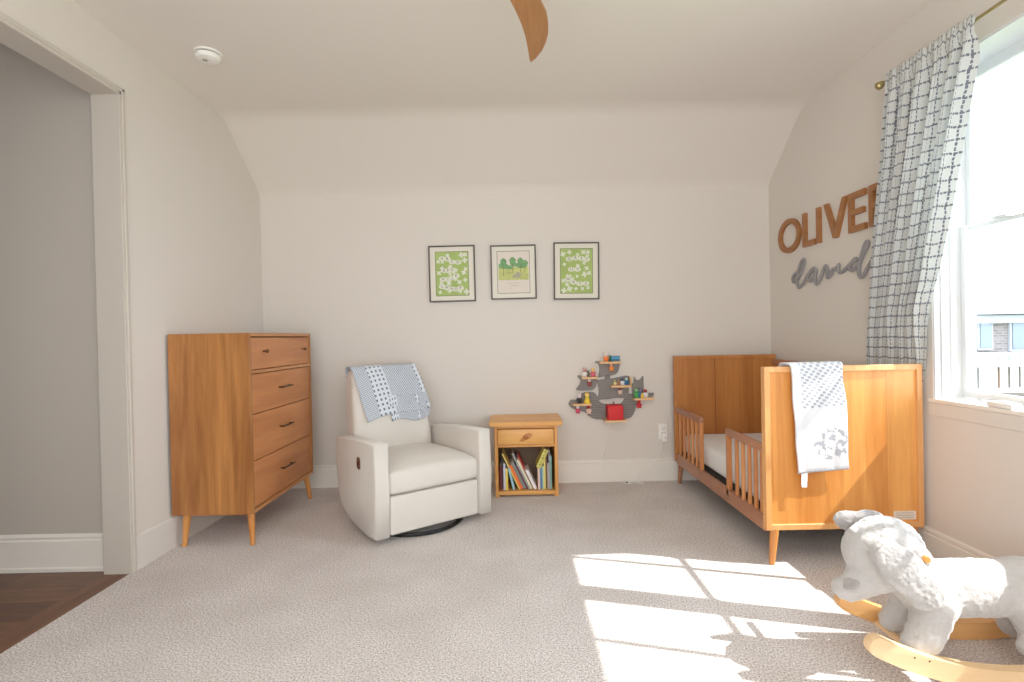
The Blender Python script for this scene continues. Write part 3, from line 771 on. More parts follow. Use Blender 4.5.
# ------------------------------------------------------------------ toddler crib
def crib():
    x0, x1 = 1.183, 1.928
    yf0, yf1 = 2.470, 2.506
    yh0, yh1 = 3.845, 3.881
    zt, zb = .940, .168
    r = thing('toddler_crib', 'honey wood toddler crib with solid end panels and slatted guard rails', 'crib', ((x0+x1)/2, (yf0+yh1)/2, 0))
    def endpanel(name, y0, y1, front, pm):
        f = .026
        p = obj(name, boxb(x0+f-.002, x1-f+.002, y0+.010, y1-.010, zb+f-.002, zt-f+.002), pm, r)
        # mitred frame as four prisms
        bm = B()
        fr = [((x0, zt), (x1, zt), (x1-f, zt-f), (x0+f, zt-f)), ((x0, zb), (x0+f, zb+f), (x1-f, zb+f), (x1, zb)),
              ((x0, zb), (x0, zt), (x0+f, zt-f), (x0+f, zb+f)), ((x1, zb), (x1-f, zb+f), (x1-f, zt-f), (x1, zt))]
        for q in fr: prism(bm, list(q), lambda a, b_, d: (a, d, b_), y0, y1, .0012, 1)
        obj('panel_frame', bm, M['crib_trim'] if front else M['crib_head'], p)
        if not front:
            obj('seam', boxb(1.482, 1.486, y0+.0085, y0+.0105, zb+f, zt-f), pmat((110, 60, 22)), p)
        else:
            s = obj('pale_strip', boxb(1.79, 1.895, y0+.0085, y0+.0098, .204, .244), pmat((226, 214, 200)), p)  # thin pale strip low on the footboard, crossed by darker lines
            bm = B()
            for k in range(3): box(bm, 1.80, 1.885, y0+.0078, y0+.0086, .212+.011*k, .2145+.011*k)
            obj('strip_lines', bm, pmat((170, 150, 130)), p)
        return p
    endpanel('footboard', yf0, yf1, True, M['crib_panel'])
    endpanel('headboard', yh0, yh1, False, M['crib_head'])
    # legs
    for lx, sx in ((x0+.045, -.3), (x1-.045, .3)):
        for ly, sy in ((yf0+.018, .0), (yh0+.018, .0)):
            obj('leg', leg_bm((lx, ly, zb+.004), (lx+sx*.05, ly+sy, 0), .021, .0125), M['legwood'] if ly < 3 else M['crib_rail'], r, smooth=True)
    # lower side rails
    obj('side_rail', boxb(x0+.006, x0+.030, yf1, yh0, .152, .228, .003), M['crib_rail'], r)
    obj('side_rail', boxb(x1-.030, x1-.006, yf1, yh0, .152, .228, .003), M['crib_rail'], r)
    # full back side (wall side): top rail + slats
    bk = obj('back_rail', boxb(x1-.034, x1-.006, yf1, yh0, .868, .906, .005), M['crib_rail'], r)
    n = 17
    for k in range(n):
        yy = yf1+(yh0-yf1)*(k+1)/(n+1)
        obj('slat', boxb(x1-.027, x1-.013, yy-.014, yy+.014, .24, .87, .003), M['slat'], r)
    # guard rails on the open side
    xg = x0+.018
    def guard(ya, yb, ypost, ys):
        g = obj('guard_rail', B() if False else box(B(), xg-.014, xg+.014, ya, yb, .528, .568, .008, 3), M['crib_rail'], r, smooth=True)
        obj('guard_post', boxb(xg-.012, xg+.012, ypost-.015, ypost+.015, .19, .536, .004), M['slat'], r)
        for y in ys: obj('slat', boxb(xg-.008, xg+.008, y-.011, y+.011, .224, .532, .004), M['slat'], r)
    guard(yf1, 2.955, 2.937, [2.545, 2.612, 2.682, 2.755, 2.832])
    guard(3.350, yh0, 3.368, [3.45, 3.53, 3.612, 3.70, 3.785])
    obj('mattress_support', boxb(x0+.03, x1-.03, yf1+.01, yh0-.01, .215, .235), M['dark'], r)
    # mattress (rests in the crib: own thing)
    bm = box(B(), x0+.052, x1-.036, yf1+.012, yh0-.012, .236, .372, .035, 5)
    m = obj('mattress', bm, M['sheet'], smooth='all'); recenter(m, ((x0+x1)/2, 3.17, .236))
    tag(m, 'white sheeted mattress lying in the toddler crib', 'mattress')
crib()

def towel():
    r = None
    y0, y1, zt = 2.470, 2.506, .940
    bm = B(); uvl = bm.loops.layers.uv.new('uv'); nu, nv = 50, 90; cols = []
    for i in range(nu+1):
        s = i/nu
        drop = .500-.016*s
        P = cr([(0, y0-.012, zt-drop), (0, y0-.014, zt-.35), (0, y0-.012, zt-.15), (0, y0-.009, zt-.03), (0, y0-.004, zt+.007), (0, (y0+y1)/2, zt+.013), (0, y1+.004, zt+.006), (0, y1+.012, zt-.03), (0, y1+.014, zt-.12), (0, y1+.012, zt-.24)], 8)
        L_ = [0]
        for a, b_ in zip(P, P[1:]): L_.append(L_[-1]+(b_-a).length)
        col = []
        for j in range(nv+1):
            d = L_[-1]*j/nv; k = 0
            while k < len(L_)-2 and L_[k+1] < d: k += 1
            p = P[k].lerp(P[k+1], (d-L_[k])/max(1e-9, L_[k+1]-L_[k]))
            zz = p.z; dn = max(0, (zt-zz)/.5) if p.y < 2.49 else 0
            xa = 1.297+.024*dn-(0.020 if p.y > 2.488 else 0.020*max(0, min(1, (p.y-2.462)/.026))); xb = 1.545+.020*dn+.004*sin(zz*20)
            x = xa+(xb-xa)*s+.002*sin(zz*30+s*3)
            w = .0025*sin(s*6+zz*4)+.001*sin(s*15-zz*9)
            yy = p.y-abs(w)*(1 if p.y < 2.488 else -1)
            if s < .16 and p.y < 2.47: yy -= .006*(1-(s/.16))   # thick folded edge
            col.append((bm.verts.new((x, yy, zz)), s*.25, d))
        cols.append(col)
    for a, b_ in zip(cols, cols[1:]):
        for j in range(nv):
            q = (a[j], b_[j], b_[j+1], a[j+1]); f = bm.faces.new([k[0] for k in q])
            for lp, k in zip(f.loops, q): lp[uvl].uv = (k[1], k[2])
    o = obj('towel', bm, M['towel'], smooth='all'); o.modifiers.new('t', 'SOLIDIFY').thickness = -.007
    recenter(o, (1.43, 2.488, .95))
    tag(o, 'white quilted baby towel with grey puppy patch hung over the crib footboard', 'towel')
    obj('care_tag', prism(B(), [(1.341, .450), (1.340, .385), (1.343, .374), (1.366, .374), (1.371, .45)], lambda a, b_, d: (a, d, b_), 2.452, 2.4535), M['sheet'], o)
towel()

# ------------------------------------------------------------------ plush rocking dog
def remesh(o, vox=.007, smooth_it=6, disp=0.0, tex=None):
    m = o.modifiers.new('r', 'REMESH'); m.mode = 'VOXEL'; m.voxel_size = vox; m.use_smooth_shade = True
    s = o.modifiers.new('s', 'SMOOTH'); s.iterations = smooth_it; s.factor = .6
    if disp:
        d = o.modifiers.new('d', 'DISPLACE'); d.texture = tex; d.strength = disp; d.mid_level = .5
def capsule(bm, a, b_, ra, rb, n=18):
    a, b_ = Vector(a), Vector(b_); pts = []; rad = []
    for k in range(9):
        t = k/8; pts.append(a.lerp(b_, t)); rad.append(ra+(rb-ra)*t)
    tube(bm, pts, rad, n); ball(bm, a, ra, seg=n, rings=12); ball(bm, b_, rb, seg=n, rings=12)

def dog():
    tex = bpy.data.textures.new('plush_noise', 'CLOUDS'); tex.noise_scale = .014; tex.noise_depth = 2
    r = thing('rocking_dog', 'white plush dog rocker on pale birch runners beside the crib footboard', 'rocking toy', (1.50, 1.74, 0))
    yc = 1.745
    bm = B()
    # trunk
    yc = 1.722
    ball(bm, (1.36, yc, .250), (.105, .092, .094)); ball(bm, (1.52, yc, .252), (.22, .088, .090)); ball(bm, (1.66, yc, .250), (.125, .092, .096))
    ball(bm, (1.45, yc, .252), (.20, .088, .090)); ball(bm, (1.72, yc, .250), (.100, .088, .094))
    capsule(bm, (1.335, yc, .265), (1.235, yc-.010, .355), .088, .088)
    capsule(bm, (1.232, 1.70, .412), (1.228, 1.600, .412), .050, .034)
    # head
    hr = Matrix.Rotation(radians(40), 3, 'Y')
    ball(bm, (1.190, 1.695, .385), (.108, .112, .118), hr, 28, 20)
    ball(bm, (1.150, 1.690, .390), (.085, .092, .088), None, 24, 16)
    # muzzle
    capsule(bm, (1.155, 1.690, .330), (1.078, 1.690, .272), .070, .040)
    ball(bm, (1.060, 1.690, .272), (.040, .046, .034))
    # legs
    capsule(bm, (1.335, 1.668, .225), (1.285, 1.652, .140), .058, .052); ball(bm, (1.270, 1.648, .118), (.060, .044, .044))
    capsule(bm, (1.340, 1.775, .215), (1.305, 1.795, .130), .052, .046); ball(bm, (1.296, 1.798, .108), (.052, .040, .040))
    capsule(bm, (1.625, 1.668, .225), (1.655, 1.652, .120), .066, .052); ball(bm, (1.640, 1.646, .096), (.064, .044, .042))
    capsule(bm, (1.720, 1.780, .225), (1.735, 1.798, .110), .064, .048); ball(bm, (1.715, 1.800, .082), (.060, .042, .042))
    # tail stub
    capsule(bm, (1.770, yc, .300), (1.825, yc, .345), .034, .024)
    o = obj('body', bm, M['plush'], r, smooth='all'); remesh(o, .0065, 6, .010, tex)
    # far ear (stands out to the left)
    bm = B(); er = Matrix.Rotation(radians(14), 3, 'Y')
    ball(bm, (1.150, 1.790, .452), (.068, .022, .036), er); ball(bm, (1.195, 1.775, .462), (.058, .030, .034))
    e = obj('ear', bm, M['plushgrey'], r, smooth='all'); remesh(e, .005, 4, .006, tex)
    # near ear: big flap hanging down and back over the cheek
    bm = B()
    er = Matrix.Rotation(radians(44), 3, 'Y')
    ball(bm, (1.165, 1.566, .378), (.112, .015, .060), er, 26, 16)
    ball(bm, (1.214, 1.556, .325), (.062, .017, .056), er, 22, 14)
    ball(bm, (1.125, 1.586, .422), (.054, .024, .048), er, 22, 14)
    e = obj('ear', bm, M['plushear'], r, smooth='all'); remesh(e, .004, 3, .007, tex)
    bm = B(); ball(bm, (1.062, 1.674, .298), (.030, .036, .012), Matrix.Rotation(radians(-30), 3, 'Y'))
    obj('nose', bm, M['plushgrey'], r, smooth='all')  # grey puts the shading of the plush nose into its colour
    # handle through the head
    bm = tube(B(), [(1.226, 1.560, .416), (1.226, 1.566, .416), (1.226, 1.90, .416)], [.0095, .011, .011], 18)
    obj('handle', bm, M['pinev'], r, smooth=True)
    # runners
    def runner(yy, xs0, x1, mat):
        cx = xs0+.49; R_ = 1.02; th = .060
        bot, top = [], []
        n = 36
        for k in range(n+1):
            x = xs0+.02+(x1-xs0-.04)*k/n
            zb_ = R_-sqrt(R_*R_-(x-cx)**2)
            a = (x-cx)/R_
            bot.append((x, zb_)); top.append((x-th*a*.9, zb_+th*cos(a)))
        # rounded nose
        def cap(p, q, sgn):
            out = []; c_ = ((p[0]+q[0])/2, (p[1]+q[1])/2); rr = math.hypot(p[0]-q[0], p[1]-q[1])/2; a0 = math.atan2(p[1]-c_[1], p[0]-c_[0])
            for k in range(1, 8): out.append((c_[0]+rr*cos(a0+sgn*pi*k/8), c_[1]+rr*sin(a0+sgn*pi*k/8)))
            return out
        poly = bot+cap(bot[-1], top[-1], 1)+top[::-1]+cap(top[0], bot[0], 1)
        bm = prism(B(), poly, lambda a, b_, d: (a, d, b_), yy-.017, yy+.017, .003, 2)
        obj('runner', bm, mat, r, smooth=True)
    runner(1.600, 1.062, 1.90, M['birch'])
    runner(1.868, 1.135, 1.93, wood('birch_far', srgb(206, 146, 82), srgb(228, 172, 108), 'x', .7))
    for xx in (1.275, 1.70):
        z = .066
        obj('crossbar', tube(B(), [(xx, 1.61, z), (xx, 1.86, z)], .012, 12), M['birch'], r, smooth=True)
    for (px_, pz_) in ((1.20, .11), (1.245, .098)): obj('screw', lathe(B(), (px_, 1.5825, pz_), [(.003, 0), (.003, .002)], 10, 'y'), M['bronze'], r)
dog()

# ------------------------------------------------------------------ pictures
def picture(c4, name_label, kind):
    (xa, za), (xb, zb), (xc, zc), (xd, zd) = c4          # TL TR BL BR of the outer frame
    cx, cz = (xa+xb+xc+xd)/4, (za+zb+zc+zd)/4
    w = ((xb-xa)+(xd-xc))/2; h = ((za-zc)+(zb-zd))/2
    ang = math.atan2(zb-za, xb-xa)*.5+math.atan2(-(xa-xc), (za-zc))*.5
    r = thing('framed_print', name_label, 'picture', (cx, YB, cz))
    r.rotation_euler = (0, -ang, 0)
    Lc = dict(local=True)
    f = .010
    bm = B()
    for (a, b_, c_, d_) in ((-w/2, w/2, h/2-f, h/2), (-w/2, w/2, -h/2, -h/2+f), (-w/2, -w/2+f, -h/2+f, h/2-f), (w/2-f, w/2, -h/2+f, h/2-f)):
        box(bm, a, b_, -.024, -.001, c_, d_, .001, 1)
    obj('frame', bm, pmat((66, 58, 52), .4), r, **Lc)
    obj('mat_board', boxb(-w/2+f-.001, w/2-f+.001, -.014, -.004, -h/2+f-.001, h/2-f+.001), pmat((226, 220, 206), .8), r, **Lc)
    iw, ih = w*.70, h*.775
    if kind == 1: ih = h*.765
    oz = .0
    g = plain('print_green_%d' % kind, srgb(160, 184, 100), .7, 0, 1, .12, vscale=9)
    bm = B(); l = .0035
    for (a, b_, c_, d_) in ((-iw/2-l, iw/2+l, ih/2, ih/2+l), (-iw/2-l, iw/2+l, -ih/2-l, -ih/2), (-iw/2-l, -iw/2, -ih/2, ih/2), (iw/2, iw/2+l, -ih/2, ih/2)):
        box(bm, a, b_, -.0155, -.013, c_, d_)
    obj('mat_line', bm, pmat((92, 86, 70)), r, **Lc)
    if kind != 1:
        p = obj('print', boxb(-iw/2, iw/2, -.015, -.0135, -ih/2, ih/2), g, r, **Lc)
        rnd = random.Random(kind*11+3)
        if kind == 0:
            rows = [('ABCD', [(-.30, .35), (-.14, .34), (.01, .27), (.19, .26)]), ('EFG', [(-.24, .075), (-.12, .07), (.0, .09)]), ('HIJK', [(-.285, -.13), (-.13, -.13), (.0, -.10), (.13, -.05)]), ('LMNOP', [(-.315, -.29), (-.17, -.325), (-.02, -.35), (.115, -.36), (.25, -.335)])]
        else:
            rows = [('QRST', [(-.23, .27), (-.03, .29), (.16, .28), (.32, .255)]), ('UV', [(-.16, .035), (.03, .035)]), ('WXYZ', [(-.27, -.19), (-.10, -.255), (.10, -.29), (.29, -.285)])]
        shp = B(); ltr = B()
        cnt = [0]
        def blob(x, z, rx, rz, rot=0, y=-.0155, n=14):
            cnt[0] += 1; y = -.0153-.00003*cnt[0]
            c, s_ = cos(rot), sin(rot)
            vs = [shp.verts.new((x+rx*cos(a)*c-rz*sin(a)*s_, y, z+rx*cos(a)*s_+rz*sin(a)*c)) for a in [2*pi*k/n for k in range(n)]]
            shp.faces.new(vs)
        def flower(x, z, s_):
            a0 = rnd.random()*6
            for k in range(4): blob(x+s_*.62*cos(a0+k*pi/2), z+s_*.62*sin(a0+k*pi/2), s_*.55, s_*.4, a0+k*pi/2, -.0155-.00001*k)
        for txt, pp in rows:
            for ch, (a_, b_) in zip(txt, pp):
                x, z = a_*iw, b_*ih
                blob(x, z, .026, .018, 0, -.0156)
                q = text_bm(ch, .030, lambda a, b2, c_: (x+a, -.0235+c_*.5, z+b2), .0001); merge(ltr, q)
            for k in range(3):
                a_, b_ = pp[int(rnd.random()*len(pp))]; flower(a_*iw+rnd.uniform(-.02, .02), b_*ih-.026*rnd.choice((-1, 1)), .013)
        spots = [(-.40, .02), (-.42, .28), (.40, .30), (.42, .10), (.36, .02), (.40, -.15), (.22, -.20), (-.1, -.22), (.43, -.42), (-.38, -.42), (-.30, .12), (.12, .08), (.30, .42), (.42, .43)] if kind == 0 else \
                [(-.38, .15), (-.42, .38), (-.22, .42), (.22, .42), (.36, .42), (.32, .06), (.25, -.08), (.40, -.05), (.02, -.12), (-.30, -.30), (-.22, -.40), (-.02, -.40), (.18, -.40), (.36, -.38), (-.40, -.44), (-.42, -.22)]
        for (a, b_) in spots: flower(a*iw, b_*ih, rnd.uniform(.012, .020))
        obj('print_shapes', shp, pmat((222, 224, 204), .8), p, **Lc)
        lo = obj('lettering', ltr, pmat((84, 86, 70), .7), p, **Lc)
    else:
        p = obj('print', boxb(-iw/2, iw/2, -.015, -.0135, -ih/2, ih/2), pmat((222, 212, 200), .8), r, **Lc)
        bm = boxb(-iw/2+.006, iw/2-.006, -.0158, -.0150, -.125*ih-.02, .12*ih)
        obj('print_meadow', bm, plain('print_meadow', srgb(190, 196, 120), .8, 0, 1, .14, vscale=30), p, **Lc)
        bm = B()
        for q_, (x, z, rx, rz) in enumerate(((-.31, .24, .10, .10), (-.38, .16, .09, .06), (-.28, .15, .12, .07), (-.02, .26, .10, .11), (.05, .18, .10, .05), (.22, .25, .09, .10), (.36, .20, .10, .09), (.25, .14, .16, .05), (-.15, .12, .14, .05))):
            n = 16; vs = [bm.verts.new((x*iw+rx*iw*cos(a)*(1+.12*sin(5*a)), -.0163-.00015*q_, z*ih+rz*ih*sin(a))) for a in [2*pi*k/n for k in range(n)]]; bm.faces.new(vs)
        obj('print_trees', bm, plain('print_trees', srgb(112, 158, 104), .8, 0, 1, .25, vscale=45), p, **Lc)
        bm = B()
        for x, z0_, z1_ in ((-.31, -.10, .18), (-.02, -.02, .2), (.22, .0, .18), (.36, -.0, .15)): box(bm, x*iw-.002, x*iw+.002, -.0185, -.0182, z0_*ih, z1_*ih)
        for x, z in ((-.20, -.02), (-.14, -.035), (-.08, -.02)): box(bm, x*iw, x*iw+.016, -.0185, -.0182, z*ih, z*ih+.003)
        obj('print_trunks', bm, pmat((118, 120, 78), .8), p, **Lc)
        bm = B()
        for x, z, rx, rz in ((.14, -.07, .085, .075), (.02, -.10, .05, .04)):
            n = 14; vs = [bm.verts.new((x*iw+rx*iw*cos(a), -.0190, z*ih+rz*ih*sin(a))) for a in [2*pi*k/n for k in range(n)]]; bm.faces.new(vs)
        obj('print_bush', bm, pmat((166, 160, 140), .8), p, **Lc)
        bm = B()
        for k, (x, l_) in enumerate(((0.0, .09), (.02, .06), (-.10, .02))): box(bm, x*iw-l_/2, x*iw+l_/2, -.0158, -.0152, -(.27+.06*k)*ih, -(.265+.06*k)*ih+.001)
        obj('print_caption', bm, pmat((170, 162, 152), .8), p, **Lc)
    return r
picture([(-.617, 1.801), (-.268, 1.801), (-.612, 1.381), (-.266, 1.378)], 'dark framed green alphabet print with letters A to P, left of three', 0)
picture([(-.152, 1.795), (.189, 1.796), (-.150, 1.387), (.192, 1.391)], 'dark framed print of green trees over a meadow, middle of three', 1)
picture([(.324, 1.808), (.665, 1.804), (.319, 1.381), (.661, 1.373)], 'dark framed green alphabet print with letters Q to Z, right of three', 2)

# ------------------------------------------------------------------ wall letters
def letters():
    th = .020; zb, zt = 1.657, 1.878; st = .034
    def L(name, polys, lab, hole=None):
        bm = B()
        for pl in polys: prism(bm, pl, lambda a, b_, d: (d, a, b_), XR, XR-th)
        o = obj('wooden_letter', bm, M['letterwood'], smooth=False)
        ys = [p[0] for pl in polys for p in pl]
        recenter(o, (XR, sum(ys)/len(ys), zb)); tag(o, lab, 'letter', 'brown wooden capital letters on the right wall')
    def bar(y0, y1, z0, z1): return [(y0, z0), (y1, z0), (y1, z1), (y0, z1)]
    # O : ring built from quads
    bm = B(); n = 48; cy, cz, ry, rz = 3.650, (zb+zt)/2, .140, .118
    rings = {}
    for d in (0, 1):
        for q in (0, 1):
            k_ = 1-q*.0; a_ = ry-q*.036; b2 = rz-q*.036
            rings[d, q] = [bm.verts.new((XR-th*d, cy+a_*cos(2*pi*k/n), cz+b2*sin(2*pi*k/n))) for k in range(n)]
    for k in range(n):
        j = (k+1) % n
        bm.faces.new((rings[1, 0][k], rings[1, 0][j], rings[1, 1][j], rings[1, 1][k])); bm.faces.new((rings[0, 0][k], rings[0, 1][k], rings[0, 1][j], rings[0, 0][j]))
        bm.faces.new((rings[0, 0][k], rings[0, 0][j], rings[1, 0][j], rings[1, 0][k])); bm.faces.new((rings[0, 1][k], rings[1, 1][k], rings[1, 1][j], rings[0, 1][j]))
    o = obj('wooden_letter', bm, M['letterwood'], smooth=True); recenter(o, (XR, cy, zb)); tag(o, 'brown wooden letter O mounted on the right wall', 'letter', 'brown wooden capital letters on the right wall')
    L('L', [[(3.475, zb), (3.340, zb), (3.340, zb+st), (3.475-st, zb+st), (3.475-st, zt), (3.475, zt)]], 'brown wooden letter L mounted on the right wall')
    L('I', [bar(3.318, 3.318-st, zb, zt)], 'brown wooden letter I mounted on the right wall')
    L('V', [[(3.236, zt), (3.147, zb), (3.112, zb), (3.020, zt), (3.056, zt), (3.129, zb+.055), (3.200, zt)]], 'brown wooden letter V mounted on the right wall')
    L('E', [[(3.003, zb), (2.862, zb), (2.862, zb+st), (3.003-st, zb+st), (3.003-st, 1.752), (2.875, 1.752), (2.875, 1.752+st-.004), (3.003-st, 1.752+st-.004), (3.003-st, zt-st), (2.862, zt-st), (2.862, zt), (3.003, zt)]], 'brown wooden letter E mounted on the right wall')
    r0 = 2.829
    bow = [(r0-.075+.055*cos(a)*-1, 1.815+.063*sin(a)) for a in [pi/2-pi*k/12 for k in range(13)]]
    bow = [(r0-.075-.058*cos(a), 1.815+.063*sin(a)) for a in [pi/2-pi*k/12 for k in range(13)]]
    inn = [(r0-.075-.026*cos(a), 1.815+.030*sin(a)) for a in [-pi/2+pi*k/12 for k in range(13)]]
    polys = [bar(r0, r0-st, zb, zt), [(r0-st, zt)]+bow+[(r0-st, 1.752), (r0-st, 1.785)]+inn+[(r0-st, 1.845)], [(r0-.070, 1.756), (r0-.105, zb), (r0-.145, zb), (r0-.105, 1.756)]]
    L('R', polys, 'brown wooden letter R on the right wall, half hidden by the curtain')
    # grey script word
    P = [(3.496, 1.501), (3.56, 1.506), (3.614, 1.482), (3.615, 1.446), (3.565, 1.452), (3.510, 1.500), (3.474, 1.552), (3.483, 1.582), (3.522, 1.556), (3.559, 1.487), (3.567, 1.430), (3.546, 1.401), (3.498, 1.417), (3.444, 1.464), (3.385, 1.503), (3.352, 1.500), (3.403, 1.484), (3.435, 1.452), (3.408, 1.430), (3.366, 1.455), (3.340, 1.490), (3.354, 1.440), (3.342, 1.404), (3.304, 1.424), (3.262, 1.486), (3.236, 1.504), (3.222, 1.470), (3.226, 1.432), (3.194, 1.440), (3.165, 1.474), (3.137, 1.470), (3.109, 1.495), (3.112, 1.457), (3.077, 1.447), (3.02, 1.475), (2.964, 1.505), (2.949, 1.500), (2.990, 1.490), (3.012, 1.462), (2.981, 1.446), (2.927, 1.480), (2.878, 1.538), (2.852, 1.572), (2.868, 1.583), (2.902, 1.528), (2.930, 1.455), (2.927, 1.407), (2.897, 1.402), (2.860, 1.442), (2.822, 1.482)]
    pts = cr([(0, a, b_) for a, b_ in P], 5)
    bm = tube(B(), [(XR-.010, p.y, p.z) for p in pts], .0115, 10)
    for v in bm.verts: v.co.x = XR-.009+(v.co.x-XR+.010)*.75
    o = obj('script_word_sign', bm, M['greyscript']); recenter(o, (XR, 3.2, 1.40)); tag(o, 'grey cut-out cursive name sign on the right wall under the brown letters', 'sign')
letters()

# ------------------------------------------------------------------ ship shelf with toys
def ship():
    r = thing('ship_shelf', 'grey ship-shaped wall shelf with small light wood ledges holding toy figures', 'shelf', (.73, YB, .47))
    y1, y0 = YB-.001, YB-.019
    F = lambda a, b_, d: (a, d, b_)
    def board(name, pts, ya=y0, sm=2, mat=None, par=r):
        P = cr([(a, b_, 0) for a, b_ in pts], sm, True) if sm > 1 else [Vector((a, b_, 0)) for a, b_ in pts]
        return obj(name, prism(B(), [(p.x, p.y) for p in P], F, ya, y1, .0015, 1), mat or M['grey'], par)
    board('top_sail', [(.622, .909), (.656, .911), (.662, .897), (.740, .900), (.798, .906), (.803, .890), (.797, .853), (.780, .815), (.733, .800), (.690, .800), (.640, .788), (.652, .830), (.651, .870), (.640, .896), (.622, .897)])
    board('left_sail', [(.487, .805), (.504, .808), (.515, .796), (.570, .790), (.626, .797), (.629, .751), (.619, .716), (.594, .695), (.540, .692), (.471, .697), (.498, .732), (.509, .771), (.488, .789)])
    board('main_sail', [(.634, .768), (.690, .772), (.741, .777), (.800, .788), (.865, .797), (.872, .760), (.872, .724), (.866, .690), (.868, .649), (.879, .617), (.809, .630), (.760, .632), (.721, .624), (.670, .622), (.631, .619), (.640, .650), (.643, .680), (.639, .733)], ya=y0+.0015)
    board('mast', [(.690, .805), (.728, .805), (.728, .770), (.690, .768)], sm=1)
    hm, nt, b = newmat('grey_planked'); 
    tc = nt.nodes.new('ShaderNodeTexCoord'); wv = nt.nodes.new('ShaderNodeTexWave'); wv.bands_direction = 'Z'; wv.inputs['Scale'].default_value = 17; wv.inputs['Distortion'].default_value = .3; wv.inputs['Detail'].default_value = 0
    nt.links.new(tc.outputs['Object'], wv.inputs['Vector']); rp = nt.nodes.new('ShaderNodeValToRGB'); rp.color_ramp.elements[0].position = .0; rp.color_ramp.elements[1].position = .25
    rp.color_ramp.elements[0].color = srgb(88, 82, 80); rp.color_ramp.elements[1].color = srgb(124, 118, 114); nt.links.new(wv.outputs['Fac'], rp.inputs['Fac']); nt.links.new(rp.outputs['Color'], b.inputs['Base Color']); b.inputs['Roughness'].default_value = .55
    board('hull', [(.594, .677), (.618, .668), (.634, .630), (.650, .600), (.690, .588), (.740, .584), (.808, .586), (.828, .612), (.850, .645), (.870, .658), (.893, .657), (.923, .630), (.922, .600), (.918, .565), (.899, .507), (.863, .476), (.771, .468), (.700, .469), (.621, .474), (.580, .490), (.556, .515), (.546, .545), (.549, .620), (.572, .664)], mat=hm)
    board('bow', [(.414, .600), (.425, .620), (.445, .626), (.470, .622), (.485, .640), (.500, .665), (.546, .680), (.570, .676), (.590, .67), (.573, .505), (.547, .519), (.525, .533), (.481, .542), (.438, .561), (.418, .580)], ya=y0+.004)
    board('cat_head', [(.884, .724), (.898, .735), (.908, .745), (.908, .785), (.914, .786), (.926, .762), (.955, .763), (.970, .788), (.979, .787), (.980, .74), (.980, .70), (.976, .650), (1.0, .660), (1.052, .664), (1.056, .650), (1.040, .632), (1.010, .618), (.914, .622), (.893, .657), (.896, .69)], ya=y0+.003)
    for (x0, x1, zt, dy) in ((.646, .802, .908, .060), (.512, .627, .797, .060), (.726, .873, .731, .070), (.442, .577, .600, .060), (.893, 1.038, .634, .075), (.668, .826, .480, .110)):
        obj('ledge', boxb(x0, x1, y0-dy, y0, zt-.015, zt, .002), M['shelfwood'], r)
    obj('bracket', boxb(.866, .874, y0-.07, y0, .716, .790, .002), M['shelfwood'], r)
    return y0
SY = ship()

